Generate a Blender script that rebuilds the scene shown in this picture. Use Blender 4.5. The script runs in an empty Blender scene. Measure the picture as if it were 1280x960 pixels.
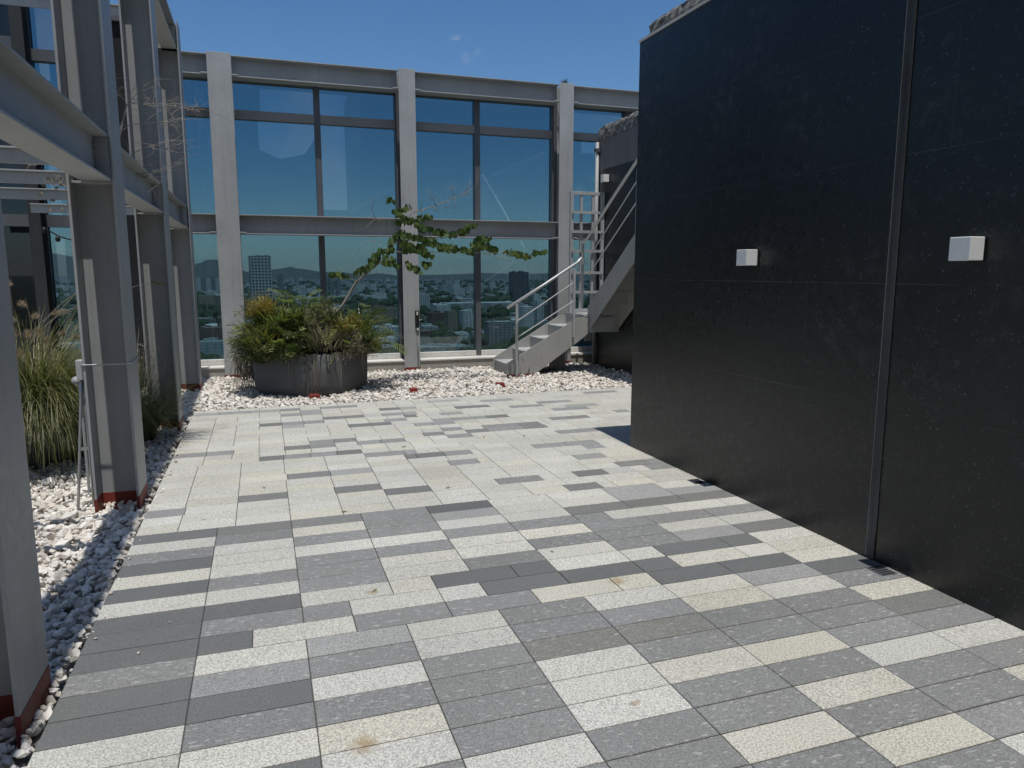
import bpy, bmesh, math, random
import numpy as np
from mathutils import Vector, Matrix, noise as mnoise
random.seed(7); RNG = np.random.default_rng(7)
S = bpy.context.scene
COL = S.collection
R = math.radians

# ------------------------------------------------------------------ camera
FPX, CX, CY = 915.0, 640.0, 480.0
PITCH = math.atan(139 / FPX); YAW = math.atan(315 / math.hypot(FPX, 139))
EYE = Vector((0, 0, 1.6))
cam = bpy.data.cameras.new("camera"); cam.sensor_width = 36; cam.lens = FPX / 1280 * 36
cam.clip_start = 0.05; cam.clip_end = 60000
camo = bpy.data.objects.new("camera", cam); COL.objects.link(camo)
camo.location = EYE; camo.rotation_euler = (math.pi / 2 - PITCH, 0, -YAW)
S.camera = camo

# ------------------------------------------------------------------ sky, sun, exposure
TO_SUN = Vector((-0.009, -0.242, 1.0)).normalized()
ELEV = math.asin(TO_SUN.z)
W = bpy.data.worlds.new("World"); S.world = W; W.use_nodes = True
wt = W.node_tree; wt.nodes.clear()
def wn(t, **k):
    n = wt.nodes.new(t)
    for a, b in k.items(): setattr(n, a, b)
    return n
wo = wn('ShaderNodeOutputWorld'); wb = wn('ShaderNodeBackground'); sk = wn('ShaderNodeTexSky')
sk.sky_type = 'NISHITA'; sk.sun_disc = False; sk.sun_elevation = ELEV
sk.sun_rotation = math.atan2(TO_SUN.x, TO_SUN.y)
sk.altitude = 1600; sk.air_density = 1.1; sk.dust_density = 0.08; sk.ozone_density = 3.2
wb.inputs['Strength'].default_value = 0.10
# two small clouds, fixed to directions of the sky
tc = wn('ShaderNodeTexCoord'); nz = wn('ShaderNodeTexNoise'); nz.inputs['Scale'].default_value = 38; nz.inputs['Detail'].default_value = 8
nz.inputs['Roughness'].default_value = 0.62
wt.links.new(tc.outputs['Generated'], nz.inputs['Vector'])
def pix_dir(u, v):
    fw = Vector((math.sin(YAW) * math.cos(PITCH), math.cos(YAW) * math.cos(PITCH), -math.sin(PITCH)))
    rt = Vector((math.cos(YAW), -math.sin(YAW), 0)); up = rt.cross(fw)
    return fw + rt * ((u - CX) / FPX) - up * ((v - CY) / FPX)
acc = None
for (u, v, rad, amp) in ((573, 62, 0.030, 1.3), (738, 236, 0.045, 1.6), (590, 245, 0.05, 0.5), (420, -160, 0.2, 0.9), (900, -300, 0.3, .9)):
    d = pix_dir(u, v).normalized()
    vm = wn('ShaderNodeVectorMath', operation='SUBTRACT'); vm.inputs[1].default_value = d
    wt.links.new(tc.outputs['Generated'], vm.inputs[0])
    sc = wn('ShaderNodeVectorMath', operation='MULTIPLY'); sc.inputs[1].default_value = (1, 1, 1.7)
    wt.links.new(vm.outputs[0], sc.inputs[0])
    ln = wn('ShaderNodeVectorMath', operation='LENGTH'); wt.links.new(sc.outputs[0], ln.inputs[0])
    mr = wn('ShaderNodeMapRange'); mr.inputs['From Min'].default_value = rad; mr.inputs['From Max'].default_value = 0
    mr.inputs['To Min'].default_value = 0; mr.inputs['To Max'].default_value = amp
    wt.links.new(ln.outputs['Value'], mr.inputs['Value'])
    if acc is None: acc = mr.outputs[0]
    else:
        ad = wn('ShaderNodeMath', operation='ADD'); wt.links.new(acc, ad.inputs[0]); wt.links.new(mr.outputs[0], ad.inputs[1]); acc = ad.outputs[0]
nr = wn('ShaderNodeMapRange'); nr.inputs['From Min'].default_value = 0.5; nr.inputs['From Max'].default_value = 0.8
wt.links.new(nz.outputs['Fac'], nr.inputs['Value'])
mu = wn('ShaderNodeMath', operation='MULTIPLY', use_clamp=True); wt.links.new(acc, mu.inputs[0]); wt.links.new(nr.outputs[0], mu.inputs[1])
# unseen broken cumulus added behind the viewer to whiten the fill light in shadows
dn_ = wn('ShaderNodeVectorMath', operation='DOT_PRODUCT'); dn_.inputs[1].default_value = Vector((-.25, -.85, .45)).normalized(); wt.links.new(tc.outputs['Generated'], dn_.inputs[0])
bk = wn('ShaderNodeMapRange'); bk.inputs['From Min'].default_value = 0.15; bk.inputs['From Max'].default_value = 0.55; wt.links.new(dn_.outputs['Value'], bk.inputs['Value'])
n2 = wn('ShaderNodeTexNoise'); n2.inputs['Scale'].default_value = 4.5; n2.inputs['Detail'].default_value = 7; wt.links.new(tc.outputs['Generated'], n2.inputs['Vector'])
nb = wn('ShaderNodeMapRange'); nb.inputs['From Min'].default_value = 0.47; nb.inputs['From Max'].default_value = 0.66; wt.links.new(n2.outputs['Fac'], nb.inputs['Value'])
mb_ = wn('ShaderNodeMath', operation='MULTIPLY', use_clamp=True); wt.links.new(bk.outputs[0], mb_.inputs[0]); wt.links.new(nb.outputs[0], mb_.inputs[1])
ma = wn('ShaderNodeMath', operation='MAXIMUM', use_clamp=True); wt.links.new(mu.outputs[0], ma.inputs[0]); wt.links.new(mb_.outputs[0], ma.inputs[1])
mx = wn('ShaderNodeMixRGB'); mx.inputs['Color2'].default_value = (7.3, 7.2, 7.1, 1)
hs = wn('ShaderNodeHueSaturation'); hs.inputs['Saturation'].default_value = 1.22; wt.links.new(sk.outputs[0], hs.inputs['Color'])
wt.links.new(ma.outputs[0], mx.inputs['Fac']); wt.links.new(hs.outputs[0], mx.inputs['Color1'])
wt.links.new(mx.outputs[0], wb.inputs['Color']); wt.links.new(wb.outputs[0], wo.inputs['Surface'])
sun = bpy.data.lights.new("sun", 'SUN'); sun.energy = 4.15; sun.angle = R(0.53); sun.color = (1.0, 0.965, 0.91)
suno = bpy.data.objects.new("sun", sun); COL.objects.link(suno)
suno.rotation_euler = (-TO_SUN).to_track_quat('-Z', 'Y').to_euler()
S.view_settings.view_transform = 'Standard'; S.view_settings.look = 'None'
S.view_settings.exposure = 0.0; S.view_settings.gamma = 1.0; S.view_settings.use_curve_mapping = False
S.render.engine = 'CYCLES'
S.cycles.max_bounces = 10; S.cycles.transparent_max_bounces = 24; S.cycles.use_denoising = True; S.cycles.denoising_prefilter = 'ACCURATE'; S.cycles.denoising_input_passes = 'RGB_ALBEDO_NORMAL'
S.cycles.volume_bounces = 0

def P(u, v, y):                         # point of the vertical plane y = const seen at photo position u, v
    d = pix_dir(u, v); return EYE + d * (y / d.y)
def PX(u, v, x):
    d = pix_dir(u, v); return EYE + d * (x / d.x)

# ------------------------------------------------------------------ helpers
def tag(o, label=None, cat=None, group=None, kind=None):
    if label: o['label'] = label
    if cat: o['category'] = cat
    if group: o['group'] = group
    if kind: o['kind'] = kind
    return o
def thing(name, label, cat, loc=(0, 0, 0), group=None):
    o = bpy.data.objects.new(name, None); COL.objects.link(o); o.location = loc; o.empty_display_size = .1
    return tag(o, label, cat, group)

class MB:
    def __init__(s): s.v = []; s.f = []; s.t = []
    def add(s, vs, fs, tone=0.5):
        b = len(s.v); s.v.extend([tuple(p) for p in vs])
        for f in fs: s.f.append(tuple(i + b for i in f)); s.t.append(tone)
        return s
    def box(s, x0, x1, y0, y1, z0, z1, tone=0.5):
        return s.add([(x0,y0,z0),(x1,y0,z0),(x1,y1,z0),(x0,y1,z0),(x0,y0,z1),(x1,y0,z1),(x1,y1,z1),(x0,y1,z1)],
              [(0,3,2,1),(4,5,6,7),(0,1,5,4),(1,2,6,5),(2,3,7,6),(3,0,4,7)], tone)
    def prism(s, pts, ax, a0, a1, tone=0.5):
        """pts: 2D outline; ax 'x': (y,z) outline pushed along x; 'y': (x,z) along y; 'z': (x,y) along z"""
        mk = {'x': lambda p, a: (a, p[0], p[1]), 'y': lambda p, a: (p[0], a, p[1]), 'z': lambda p, a: (p[0], p[1], a)}[ax]
        n = len(pts); vs = [mk(p, a0) for p in pts] + [mk(p, a1) for p in pts]
        fs = [tuple(range(n))[::-1], tuple(range(n, 2 * n))] + [(i, (i + 1) % n, n + (i + 1) % n, n + i) for i in range(n)]
        return s.add(vs, fs, tone)
    def tube(s, path, r, n=8, tone=0.5, cap=True):
        path = [Vector(p) for p in path]; m = len(path)
        rr = r if hasattr(r, '__len__') else [r] * m
        vs = []; ref = None
        for i, p in enumerate(path):
            d = (path[min(i + 1, m - 1)] - path[max(i - 1, 0)])
            d = d.normalized() if d.length > 1e-9 else Vector((0, 0, 1))
            if ref is None:
                ref = Vector((0, 0, 1)) if abs(d.z) < .9 else Vector((1, 0, 0))
            a = (ref - d * ref.dot(d)).normalized(); b = d.cross(a); ref = a
            for k in range(n):
                t = 2 * math.pi * k / n; vs.append(p + (a * math.cos(t) + b * math.sin(t)) * rr[i])
        fs = [(i * n + k, i * n + (k + 1) % n, (i + 1) * n + (k + 1) % n, (i + 1) * n + k) for i in range(m - 1) for k in range(n)]
        if cap: fs += [tuple(range(n))[::-1], tuple(range((m - 1) * n, m * n))]
        return s.add(vs, fs, tone)
    def lathe(s, prof, c, n=48, tone=0.5, sy=1.0):
        vs = [(c[0] + r * math.cos(2 * math.pi * k / n), c[1] + sy * r * math.sin(2 * math.pi * k / n), c[2] + z) for r, z in prof for k in range(n)]
        m = len(prof)
        return s.add(vs, [(i * n + k, i * n + (k + 1) % n, (i + 1) * n + (k + 1) % n, (i + 1) * n + k) for i in range(m - 1) for k in range(n)], tone)
    def build(s, name, mat, parent=None, bevel=0, smooth=False, loc=None):
        me = bpy.data.meshes.new(name)
        off = Vector(parent.location) if parent is not None and parent.parent is None else (Vector(parent.parent.location) if parent is not None and parent.parent else Vector((0, 0, 0)))
        if parent is None and loc is not None: off = Vector(loc)
        vs = [(x - off.x, y - off.y, z - off.z) for x, y, z in s.v]
        me.from_pydata(vs, [], s.f)
        at = me.attributes.new('tone', 'FLOAT', 'FACE'); at.data.foreach_set('value', s.t)
        if smooth: me.polygons.foreach_set('use_smooth', [True] * len(me.polygons))
        me.materials.append(mat)
        o = bpy.data.objects.new(name, me); COL.objects.link(o)
        if parent is not None: o.parent = parent
        elif loc is not None: o.location = off
        if bevel:
            b = o.modifiers.new('bevel', 'BEVEL'); b.width = bevel; b.segments = 2; b.limit_method = 'ANGLE'
        return o
def struct(name, mb, mat, **k):
    return tag(mb.build(name, mat, **k), kind='structure')

def child(mb, name, mat, parent, **k):      # part; mesh coordinates are world coordinates shifted to the thing's base
    return mb.build(name, mat, parent, **k)

# ------------------------------------------------------------------ materials
class NT:
    def __init__(s, name):
        s.m = bpy.data.materials.new(name); s.m.use_nodes = True; s.t = s.m.node_tree; s.t.nodes.clear()
        s.out = s.n('ShaderNodeOutputMaterial')
    def n(s, t, ins=None, **k):
        x = s.t.nodes.new(t)
        for a, b in k.items(): setattr(x, a, b)
        for a, b in (ins or {}).items(): s.put(x.inputs[a], b)
        return x
    def put(s, sock, v):
        if isinstance(v, bpy.types.NodeSocket): s.t.links.new(v, sock)
        else:
            if hasattr(sock.default_value, '__len__') and hasattr(v, '__len__') and len(v) == 3 and len(sock.default_value) == 4: v = (*v, 1)
            sock.default_value = v
    def pos(s): return s.n('ShaderNodeNewGeometry').outputs['Position']
    def attr(s, name='tone'): return s.n('ShaderNodeAttribute', attribute_name=name).outputs['Fac']
    def noise(s, scale, detail=4, rough=.55, vec=None, out='Fac'):
        return s.n('ShaderNodeTexNoise', {'Vector': vec if vec is not None else s.pos(), 'Scale': scale, 'Detail': detail, 'Roughness': rough}).outputs[out]
    def math(s, op, a, b=0.0, clamp=False):
        return s.n('ShaderNodeMath', {0: a, 1: b}, operation=op, use_clamp=clamp).outputs[0]
    def map(s, v, a, b, c=0.0, d=1.0):
        return s.n('ShaderNodeMapRange', {'Value': v, 'From Min': a, 'From Max': b, 'To Min': c, 'To Max': d}).outputs[0]
    def mix(s, f, a, b, mode='MIX'):
        return s.n('ShaderNodeMixRGB', {'Fac': f, 'Color1': a, 'Color2': b}, blend_type=mode).outputs[0]
    def ramp(s, v, stops):
        n = s.n('ShaderNodeValToRGB', {'Fac': v}); e = n.color_ramp.elements
        while len(e) < len(stops): e.new(.5)
        for k, (p, c) in enumerate(stops): e[k].position = p; e[k].color = (*c, 1)
        return n.outputs[0]
    def bump(s, h, strength=.3, dist=.002):
        return s.n('ShaderNodeBump', {'Height': h, 'Strength': strength, 'Distance': dist}).outputs[0]
    def pbsdf(s, color, rough=.5, metal=0, spec=.5, normal=None, **k):
        b = s.n('ShaderNodeBsdfPrincipled', {'Base Color': color, 'Roughness': rough, 'Metallic': metal, 'Specular IOR Level': spec})
        if normal is not None: s.put(b.inputs['Normal'], normal)
        for a, v in k.items(): s.put(b.inputs[a], v)
        s.t.links.new(b.outputs[0], s.out.inputs['Surface']); return s.m

def paint(name, c, rough=.45, var=.12, spec=.4):
    t = NT(name); a = t.noise(1.7, 5); b = t.noise(22, 4)
    v = t.map(a, .3, .7, 1 - var, 1 + var * .6); w = t.map(b, .35, .65, 1 - var * .3, 1 + var * .3)
    pz = t.n('ShaderNodeSeparateXYZ', {0: t.pos()})
    st = t.n('ShaderNodeCombineXYZ', {0: t.math('MULTIPLY', pz.outputs[0], 30), 1: t.math('MULTIPLY', pz.outputs[1], 30), 2: t.math('MULTIPLY', pz.outputs[2], .8)}).outputs[0]
    sn = t.map(t.noise(1.0, 3, vec=st), .52, .75, 1, 1 - var)
    col = t.mix(1, c, t.n('ShaderNodeCombineColor', {0: t.math('MULTIPLY', t.math('MULTIPLY', v, w), sn), 1: t.math('MULTIPLY', t.math('MULTIPLY', v, w), sn), 2: t.math('MULTIPLY', v, sn)}).outputs[0], 'MULTIPLY')
    return t.pbsdf(col, t.map(b, .3, .7, rough - .07, rough + .1), 0, spec, t.bump(t.noise(60, 3), .06, .002))

M = {}
M['steel'] = paint('grey_steel_paint', (.315, .325, .325), .48, .12)
M['steel_light'] = paint('light_steel_paint', (.372, .384, .384), .5, .12)
M['stair'] = paint('stair_steel_paint', (.34, .34, .325), .55, .1)
M['red'] = paint('red_primer', (.19, .030, .022), .6, .35)
M['mullion'] = paint('dark_grey_anodised', (.10, .105, .115), .4, .1)
M['post_dark'] = paint('dark_post_paint', (.028, .030, .032), .5, .2)
M['transom'] = paint('mid_grey_anodised', (.24, .235, .23), .4, .1)
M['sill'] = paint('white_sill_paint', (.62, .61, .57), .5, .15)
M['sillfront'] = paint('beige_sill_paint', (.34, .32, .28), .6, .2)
M['white'] = paint('white_lamp_paint', (.78, .78, .76), .4, .05)
M['black'] = paint('black_plastic', (.012, .012, .013), .4, .2)
M['darkint'] = paint('dark_interior', (.008, .010, .013), .8, .3)
M['pot'] = paint('dark_grey_planter', (.105, .107, .109), .75, .06, .2)
M['concrete'] = paint('grey_render', (.16, .16, .165), .8, .2)
t = NT('galvanised'); M['galv'] = t.pbsdf((.42, .43, .44), t.map(t.noise(40), .3, .7, .3, .5), .9)
t = NT('rail_metal'); M['rail'] = t.pbsdf((.50, .51, .51), t.map(t.noise(30), .3, .7, .35, .5), .35)
t = NT('curtain'); M['curtain'] = t.pbsdf(t.mix(t.noise(6), (.005, .010, .016), (.011, .019, .028)), .9)

def glass_mat(name, tint, f0=.075, dust=.02):
    t = NT(name); g = t.n('ShaderNodeNewGeometry')
    dt = t.math('ABSOLUTE', t.n('ShaderNodeVectorMath', {0: g.outputs['Normal'], 1: g.outputs['Incoming']}, operation='DOT_PRODUCT').outputs['Value'])
    fr = t.math('ADD', t.math('MULTIPLY', t.math('POWER', t.math('SUBTRACT', 1.0, dt), 5.0), 1 - f0), f0)
    tr = t.n('ShaderNodeBsdfTransparent', {'Color': tint}); gl = t.n('ShaderNodeBsdfGlossy', {'Color': (.92, .97, 1.0), 'Roughness': .0})
    wav = t.n('ShaderNodeVectorMath', {0: g.outputs['Position'], 1: (1, 1, .35)}, operation='MULTIPLY').outputs[0]
    t.put(gl.inputs['Normal'], t.bump(t.noise(.9, 2, vec=wav), .05, .02))
    m1 = t.n('ShaderNodeMixShader', {0: fr, 1: tr.outputs[0], 2: gl.outputs[0]})
    df = t.n('ShaderNodeBsdfDiffuse', {'Color': (.5, .5, .48)})
    st = t.n('ShaderNodeVectorMath', {0: g.outputs['Position'], 1: (9, 9, .7)}, operation='MULTIPLY').outputs[0]
    du = t.map(t.noise(1.0, 5, .6, vec=st), .35, .8, dust * .3, dust * 1.6)
    m2 = t.n('ShaderNodeMixShader', {0: du, 1: m1.outputs[0], 2: df.outputs[0]})
    t.t.links.new(m2.outputs[0], t.out.inputs['Surface']); return t.m
M['glass'] = glass_mat('blue_tinted_glass', (.445, .575, .625))
M['glass_dark'] = glass_mat('dark_tinted_glass', (.30, .37, .42), .05, .004)

# black granite wall: joints every 0.66 m, faint light flecks
def granite(name, ax):
    t = NT(name); p = t.n('ShaderNodeSeparateXYZ', {0: t.pos()})
    vec = t.n('ShaderNodeCombineXYZ', {0: p.outputs[1 if ax == 'x' else 0], 1: t.math('SUBTRACT', p.outputs[2], .222), 2: 0.0}).outputs[0]
    br = t.n('ShaderNodeTexBrick', {'Vector': vec, 'Color1': (.0032, .0036, .0042), 'Color2': (.0024, .0028, .0034), 'Mortar': (.0, .0, .0), 'Scale': 1.0,
              'Mortar Size': .0019, 'Mortar Smooth': .1, 'Bias': 0.0, 'Brick Width': .93, 'Row Height': .66}); br.offset = .5
    on = t.map(t.noise(.75, 3), .48, .66, .0, .75)
    col = t.mix(t.math('MULTIPLY', br.outputs['Fac'], t.math('ADD', on, .05), True), br.outputs['Color'], t.mix(t.map(t.math('ABSOLUTE', t.math('SUBTRACT', t.math('FRACT', t.math('ADD', t.math('DIVIDE', t.math('SUBTRACT', p.outputs[2], .222), .66), .5)), .5)), .008, .014), (.10, .10, .098), (.030, .031, .032)))
    fl = t.n('ShaderNodeTexVoronoi', {'Vector': t.pos(), 'Scale': 42.0, 'Randomness': 1.0}, feature='F1')
    flk = t.map(fl.outputs['Distance'], .16, .30, 1, 0)
    gate = t.map(t.noise(17, 4, .65), .48, .66, 0, 1)
    col = t.mix(t.math('MULTIPLY', flk, t.math('MULTIPLY', gate, .8)), col, (.10, .105, .115))
    fine = t.map(t.noise(75, 4, .75), .52, .68, 0, .7); col = t.mix(fine, col, (.018, .022, .024)); blot = t.map(t.noise(2.3, 6, .7), .48, .72, 0, .3); col = t.mix(blot, col, (.012, .017, .018))
    sm = t.math('MULTIPLY', t.map(t.noise(1.1, 6, .7), .54, .70, 0, .5), t.map(t.noise(11, 5, .65), .48, .64, 0, 1)); col = t.mix(sm, col, (.075, .075, .073))
    h = t.math('ADD', t.math('MULTIPLY', t.noise(70, 4, .65), .6), t.math('MULTIPLY', br.outputs['Fac'], -1.2))
    return t.pbsdf(col, t.map(t.noise(30, 4, .6), .3, .7, .26, .46), 0, .55, t.bump(h, .5, .003))
M['granite_x'] = granite('black_granite_side', 'x'); M['granite_y'] = granite('black_granite_front', 'y')
t = NT('rough_coping_stone'); M['coping'] = t.pbsdf(t.ramp(t.noise(16, 6, .7), [(.3, (.04, .04, .042)), (.5, (.16, .16, .16)), (.7, (.34, .33, .31))]), .9, 0, .3, t.bump(t.noise(20, 6, .7), 1, .03))

# granite pavers: attribute tone picks the stone (0 dark .. 1 light), tint = warm cast, rnd
t = NT('granite_pavers')
tone, tint, rnd = t.attr('tone'), t.attr('tint'), t.attr('rnd')
base = t.ramp(tone, [(0, (.122, .127, .130)), (.25, (.165, .168, .166)), (.5, (.205, .210, .212)), (.72, (.285, .29, .29)), (1, (.475, .475, .45))])
base = t.mix(tint, base, t.mix(1, base, (1.02, .985, .86), 'MULTIPLY'))
base = t.mix(1, base, t.n('ShaderNodeCombineColor', {0: rnd, 1: rnd, 2: rnd}).outputs[0], 'MULTIPLY')
off = t.n('ShaderNodeVectorMath', {0: t.pos(), 1: t.n('ShaderNodeCombineXYZ', {2: t.math('MULTIPLY', rnd, 40)}).outputs[0]}, operation='ADD').outputs[0]
sp = t.noise(120, 3, .75, vec=off); sp2 = t.noise(170, 2, .7, vec=off)
amt = t.map(tone, 0, 1, .55, 1.0)
dk = t.math('MULTIPLY', t.map(sp, .42, .52, 1, 0), amt)
base = t.mix(t.math('MULTIPLY', dk, .75), base, t.mix(1, base, (.46, .46, .47), 'MULTIPLY'))
lt = t.math('MULTIPLY', t.map(sp2, .52, .64, 0, .8), t.map(tone, 0, 1, .6, 1))
base = t.mix(lt, base, t.mix(1, base, (1.55, 1.53, 1.5), 'MULTIPLY'))
# pale streaks in the mid grey stone
stv = t.n('ShaderNodeMapping', {'Vector': off, 'Rotation': (0, 0, R(50)), 'Scale': (26, 85, 30)}).outputs[0]
stk = t.math('MULTIPLY', t.map(t.noise(1.0, 3, .5, vec=stv), .60, .70, 0, .75), t.map(t.math('ABSOLUTE', t.math('SUBTRACT', tone, .5)), .1, .3, 1, 0))
base = t.mix(stk, base, (.40, .40, .40))
big = t.map(t.noise(1.3, 5, .6), .3, .75, .9, 1.07); base = t.mix(1, base, t.n('ShaderNodeCombineColor', {0: big, 1: big, 2: t.math('MULTIPLY', big, .985)}).outputs[0], 'MULTIPLY')
dirt = t.math('MULTIPLY', t.map(t.noise(3.2, 7, .68), .56, .78, 0, .45), t.map(tone, 0, 1, .5, 1)); base = t.mix(dirt, base, t.mix(1, base, (.80, .77, .70), 'MULTIPLY'))
for (sx, sy, sr) in ((1.70, 3.27, .06), (.26, 2.34, .07), (.46, 3.55, .04), (1.25, 2.25, .02)):
    d = t.n('ShaderNodeVectorMath', {0: t.pos(), 1: (sx, sy, 0)}, operation='DISTANCE').outputs['Value']
    wob = t.math('ADD', d, t.math('MULTIPLY', t.math('SUBTRACT', t.noise(28, 4), .5), .10))
    base = t.mix(t.map(wob, sr, 0, 0, .75), base, (.24, .15, .05))
M['paver'] = t.pbsdf(base, t.map(sp, .3, .7, .62, .8), 0, .35, t.bump(t.math('ADD', sp, t.math('MULTIPLY', t.noise(35, 3), .4)), .35, .0018))
t = NT('paver_joint'); M['joint'] = t.pbsdf(t.mix(t.noise(30), (.03, .029, .026), (.075, .072, .064)), .95)
t = NT('white_gravel'); a = t.attr()
gc = t.ramp(a, [(0, (.26, .24, .21)), (.2, (.47, .43, .38)), (.45, (.63, .60, .545)), (.7, (.70, .68, .64)), (.92, (.56, .50, .43)), (1, (.36, .33, .30))])
gc = t.mix(t.map(t.noise(45, 5, .65), .45, .75, 0, .5), gc, t.mix(1, gc, (.72, .68, .62), 'MULTIPLY'))
M['gravel'] = t.pbsdf(gc, .85, 0, .25, t.bump(t.noise(90, 4), .3, .003))
t = NT('gravel_bed'); M['bed'] = t.pbsdf(t.mix(t.noise(25, 6, .7), (.16, .15, .13), (.42, .40, .36)), .95)

def leaf_mat(name, stops, trans=.3, rough=.5):
    t = NT(name); a = t.attr()
    c = t.mix(t.map(t.noise(9, 3), .3, .7, 0, .35), t.ramp(a, stops), (.05, .055, .02))
    d = t.n('ShaderNodeBsdfPrincipled', {'Base Color': c, 'Roughness': rough, 'Specular IOR Level': .35})
    tl = t.n('ShaderNodeBsdfTranslucent', {'Color': t.mix(1, c, (1.1, 1.25, .6), 'MULTIPLY')})
    m = t.n('ShaderNodeMixShader', {0: trans, 1: d.outputs[0], 2: tl.outputs[0]}); t.t.links.new(m.outputs[0], t.out.inputs['Surface']); return t.m
M['leaf'] = leaf_mat('round_leaf', [(0, (.040, .078, .024)), (.6, (.090, .150, .040)), (.85, (.17, .21, .06)), (1, (.24, .16, .055))])
M['philo'] = leaf_mat('lobed_leaf', [(0, (.048, .075, .022)), (.5, (.115, .155, .045)), (1, (.32, .36, .14))], .3, .32)
M['fern'] = leaf_mat('feathery_fern', [(0, (.085, .092, .032)), (.5, (.17, .165, .052)), (1, (.33, .26, .07))], .3)
M['fern_gold'] = leaf_mat('golden_fern', [(0, (.20, .16, .035)), (.5, (.36, .26, .05)), (1, (.52, .38, .08))], .3)
M['greyshrub'] = leaf_mat('grey_dry_shrub', [(0, (.11, .10, .07)), (.6, (.22, .20, .145)), (1, (.36, .33, .26))], .2)
M['grass'] = leaf_mat('fountain_grass_blade', [(0, (.050, .062, .020)), (.45, (.125, .135, .046)), (.8, (.25, .24, .10)), (1, (.42, .38, .24))], .3, .45)
M['darkgrass'] = leaf_mat('dark_needle_bush', [(0, (.035, .055, .022)), (.7, (.085, .120, .045)), (1, (.19, .20, .085))], .2)
M['plume'] = leaf_mat('pink_seed_head', [(0, (.24, .17, .14)), (.5, (.38, .28, .23)), (1, (.52, .43, .36))], .35, .8)
M['dry'] = leaf_mat('dry_stem', [(0, (.18, .16, .125)), (.5, (.34, .30, .245)), (1, (.48, .44, .38))], .1, .8)
t = NT('bark'); M['bark'] = t.pbsdf(t.mix(t.noise(40, 5), (.13, .115, .095), (.36, .33, .29)), .9, 0, .2)
t = NT('soil'); M['soil'] = t.pbsdf((.035, .028, .02), .95)

# ------------------------------------------------------------------ the setting: terrace, host building, city ground
t = NT('tower_body'); M['body'] = t.pbsdf((.12, .13, .14), .6)
struct('terrace_slab', MB().box(-6.5, 16, -12, 12.44, -3.0, -.065), M['bed'])
struct('tower_body', MB().box(-6.4, 15.9, -11.9, 12.40, -90, -3.002), M['body'])

t = NT('city_ground'); p = t.pos()
v1 = t.n('ShaderNodeTexVoronoi', {'Vector': p, 'Scale': .011}, feature='F1').outputs['Color']
pale = t.map(t.n('ShaderNodeSeparateColor', {0: v1}).outputs[0], .25, .85, 0, 1)
fineb = t.noise(.06, 6, .7)
cg = t.mix(t.map(fineb, .50, .66, 0, 1), (.035, .052, .028), (.17, .165, .15))
cg = t.mix(t.math('MULTIPLY', pale, .25), cg, (.24, .23, .21))
cg = t.mix(t.map(t.noise(.0012, 5, .6), .52, .62, 0, .75), cg, (.045, .065, .035))
M['cityground'] = t.pbsdf(cg, .95, 0, .1)
gm = MB(); n = 40
gx = np.concatenate([-np.geomspace(26000, 60, n), np.geomspace(60, 26000, n)])
gm.add([(x, y, -90) for y in gx for x in gx], [(j * 2 * n + i, j * 2 * n + i + 1, (j + 1) * 2 * n + i + 1, (j + 1) * 2 * n + i) for j in range(2 * n - 1) for i in range(2 * n - 1)])
struct('city_ground', gm, M['cityground'])

t = NT('hill_slope'); M['hill'] = t.pbsdf(t.mix(t.noise(.003, 6, .65), (.05, .06, .04), (.12, .11, .085)), .95, 0, .1)
def ridge(name, D, depth, pts, seed):
    """pts: (photo column, photo row of skyline); built as a real ridge with depth at distance D"""
    mb = MB(); cols = []
    us = np.linspace(pts[0][0], pts[-1][0], 70)
    vv = np.interp(us, [p[0] for p in pts], [p[1] for p in pts])
    K = 12; vs = []
    for i, (u, v) in enumerate(zip(us, vv)):
        top = P(u, v, D); h = max(top.z + 90, 4)
        for k in range(K):
            q = k / (K - 1); s = math.sin(math.pi * q) ** 1.4
            y = D + (q - .5) * depth
            nn = mnoise.fractal(Vector((i * .16, k * .5, seed)), 1, 2, 4) * .12
            vs.append((top.x * (1 + (q - .5) * depth / D * .0) + 60 * nn, y, -92 + h * s * (1 + nn * (1 if k != K // 2 else .35))))
    fs = [(i * K + k, (i + 1) * K + k, (i + 1) * K + k + 1, i * K + k + 1) for i in range(len(us) - 1) for k in range(K - 1)]
    mb.add(vs, fs); return struct(name, mb, M['hill'], smooth=True)
ridge('hill', 9500, 2600, [(195, 346), (215, 344), (232, 338), (246, 329), (258, 324.5), (272, 324), (286, 328), (300, 336), (312, 341), (330, 345)], 1)
ridge('hill', 11000, 3000, [(290, 344), (318, 338), (345, 336), (362, 334), (385, 337), (405, 340), (430, 340), (452, 343), (476, 341), (500, 345), (530, 346)], 2)
ridge('hill', 13000, 3000, [(-60, 330), (0, 322), (40, 317), (66, 316), (84, 320), (110, 323), (140, 330), (190, 339), (220, 344)], 3)
ridge('hill', 12500, 3000, [(470, 345), (520, 343.5), (560, 343), (610, 341), (650, 342.5), (700, 341), (760, 339), (830, 338), (950, 336), (1100, 340)], 4)

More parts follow.
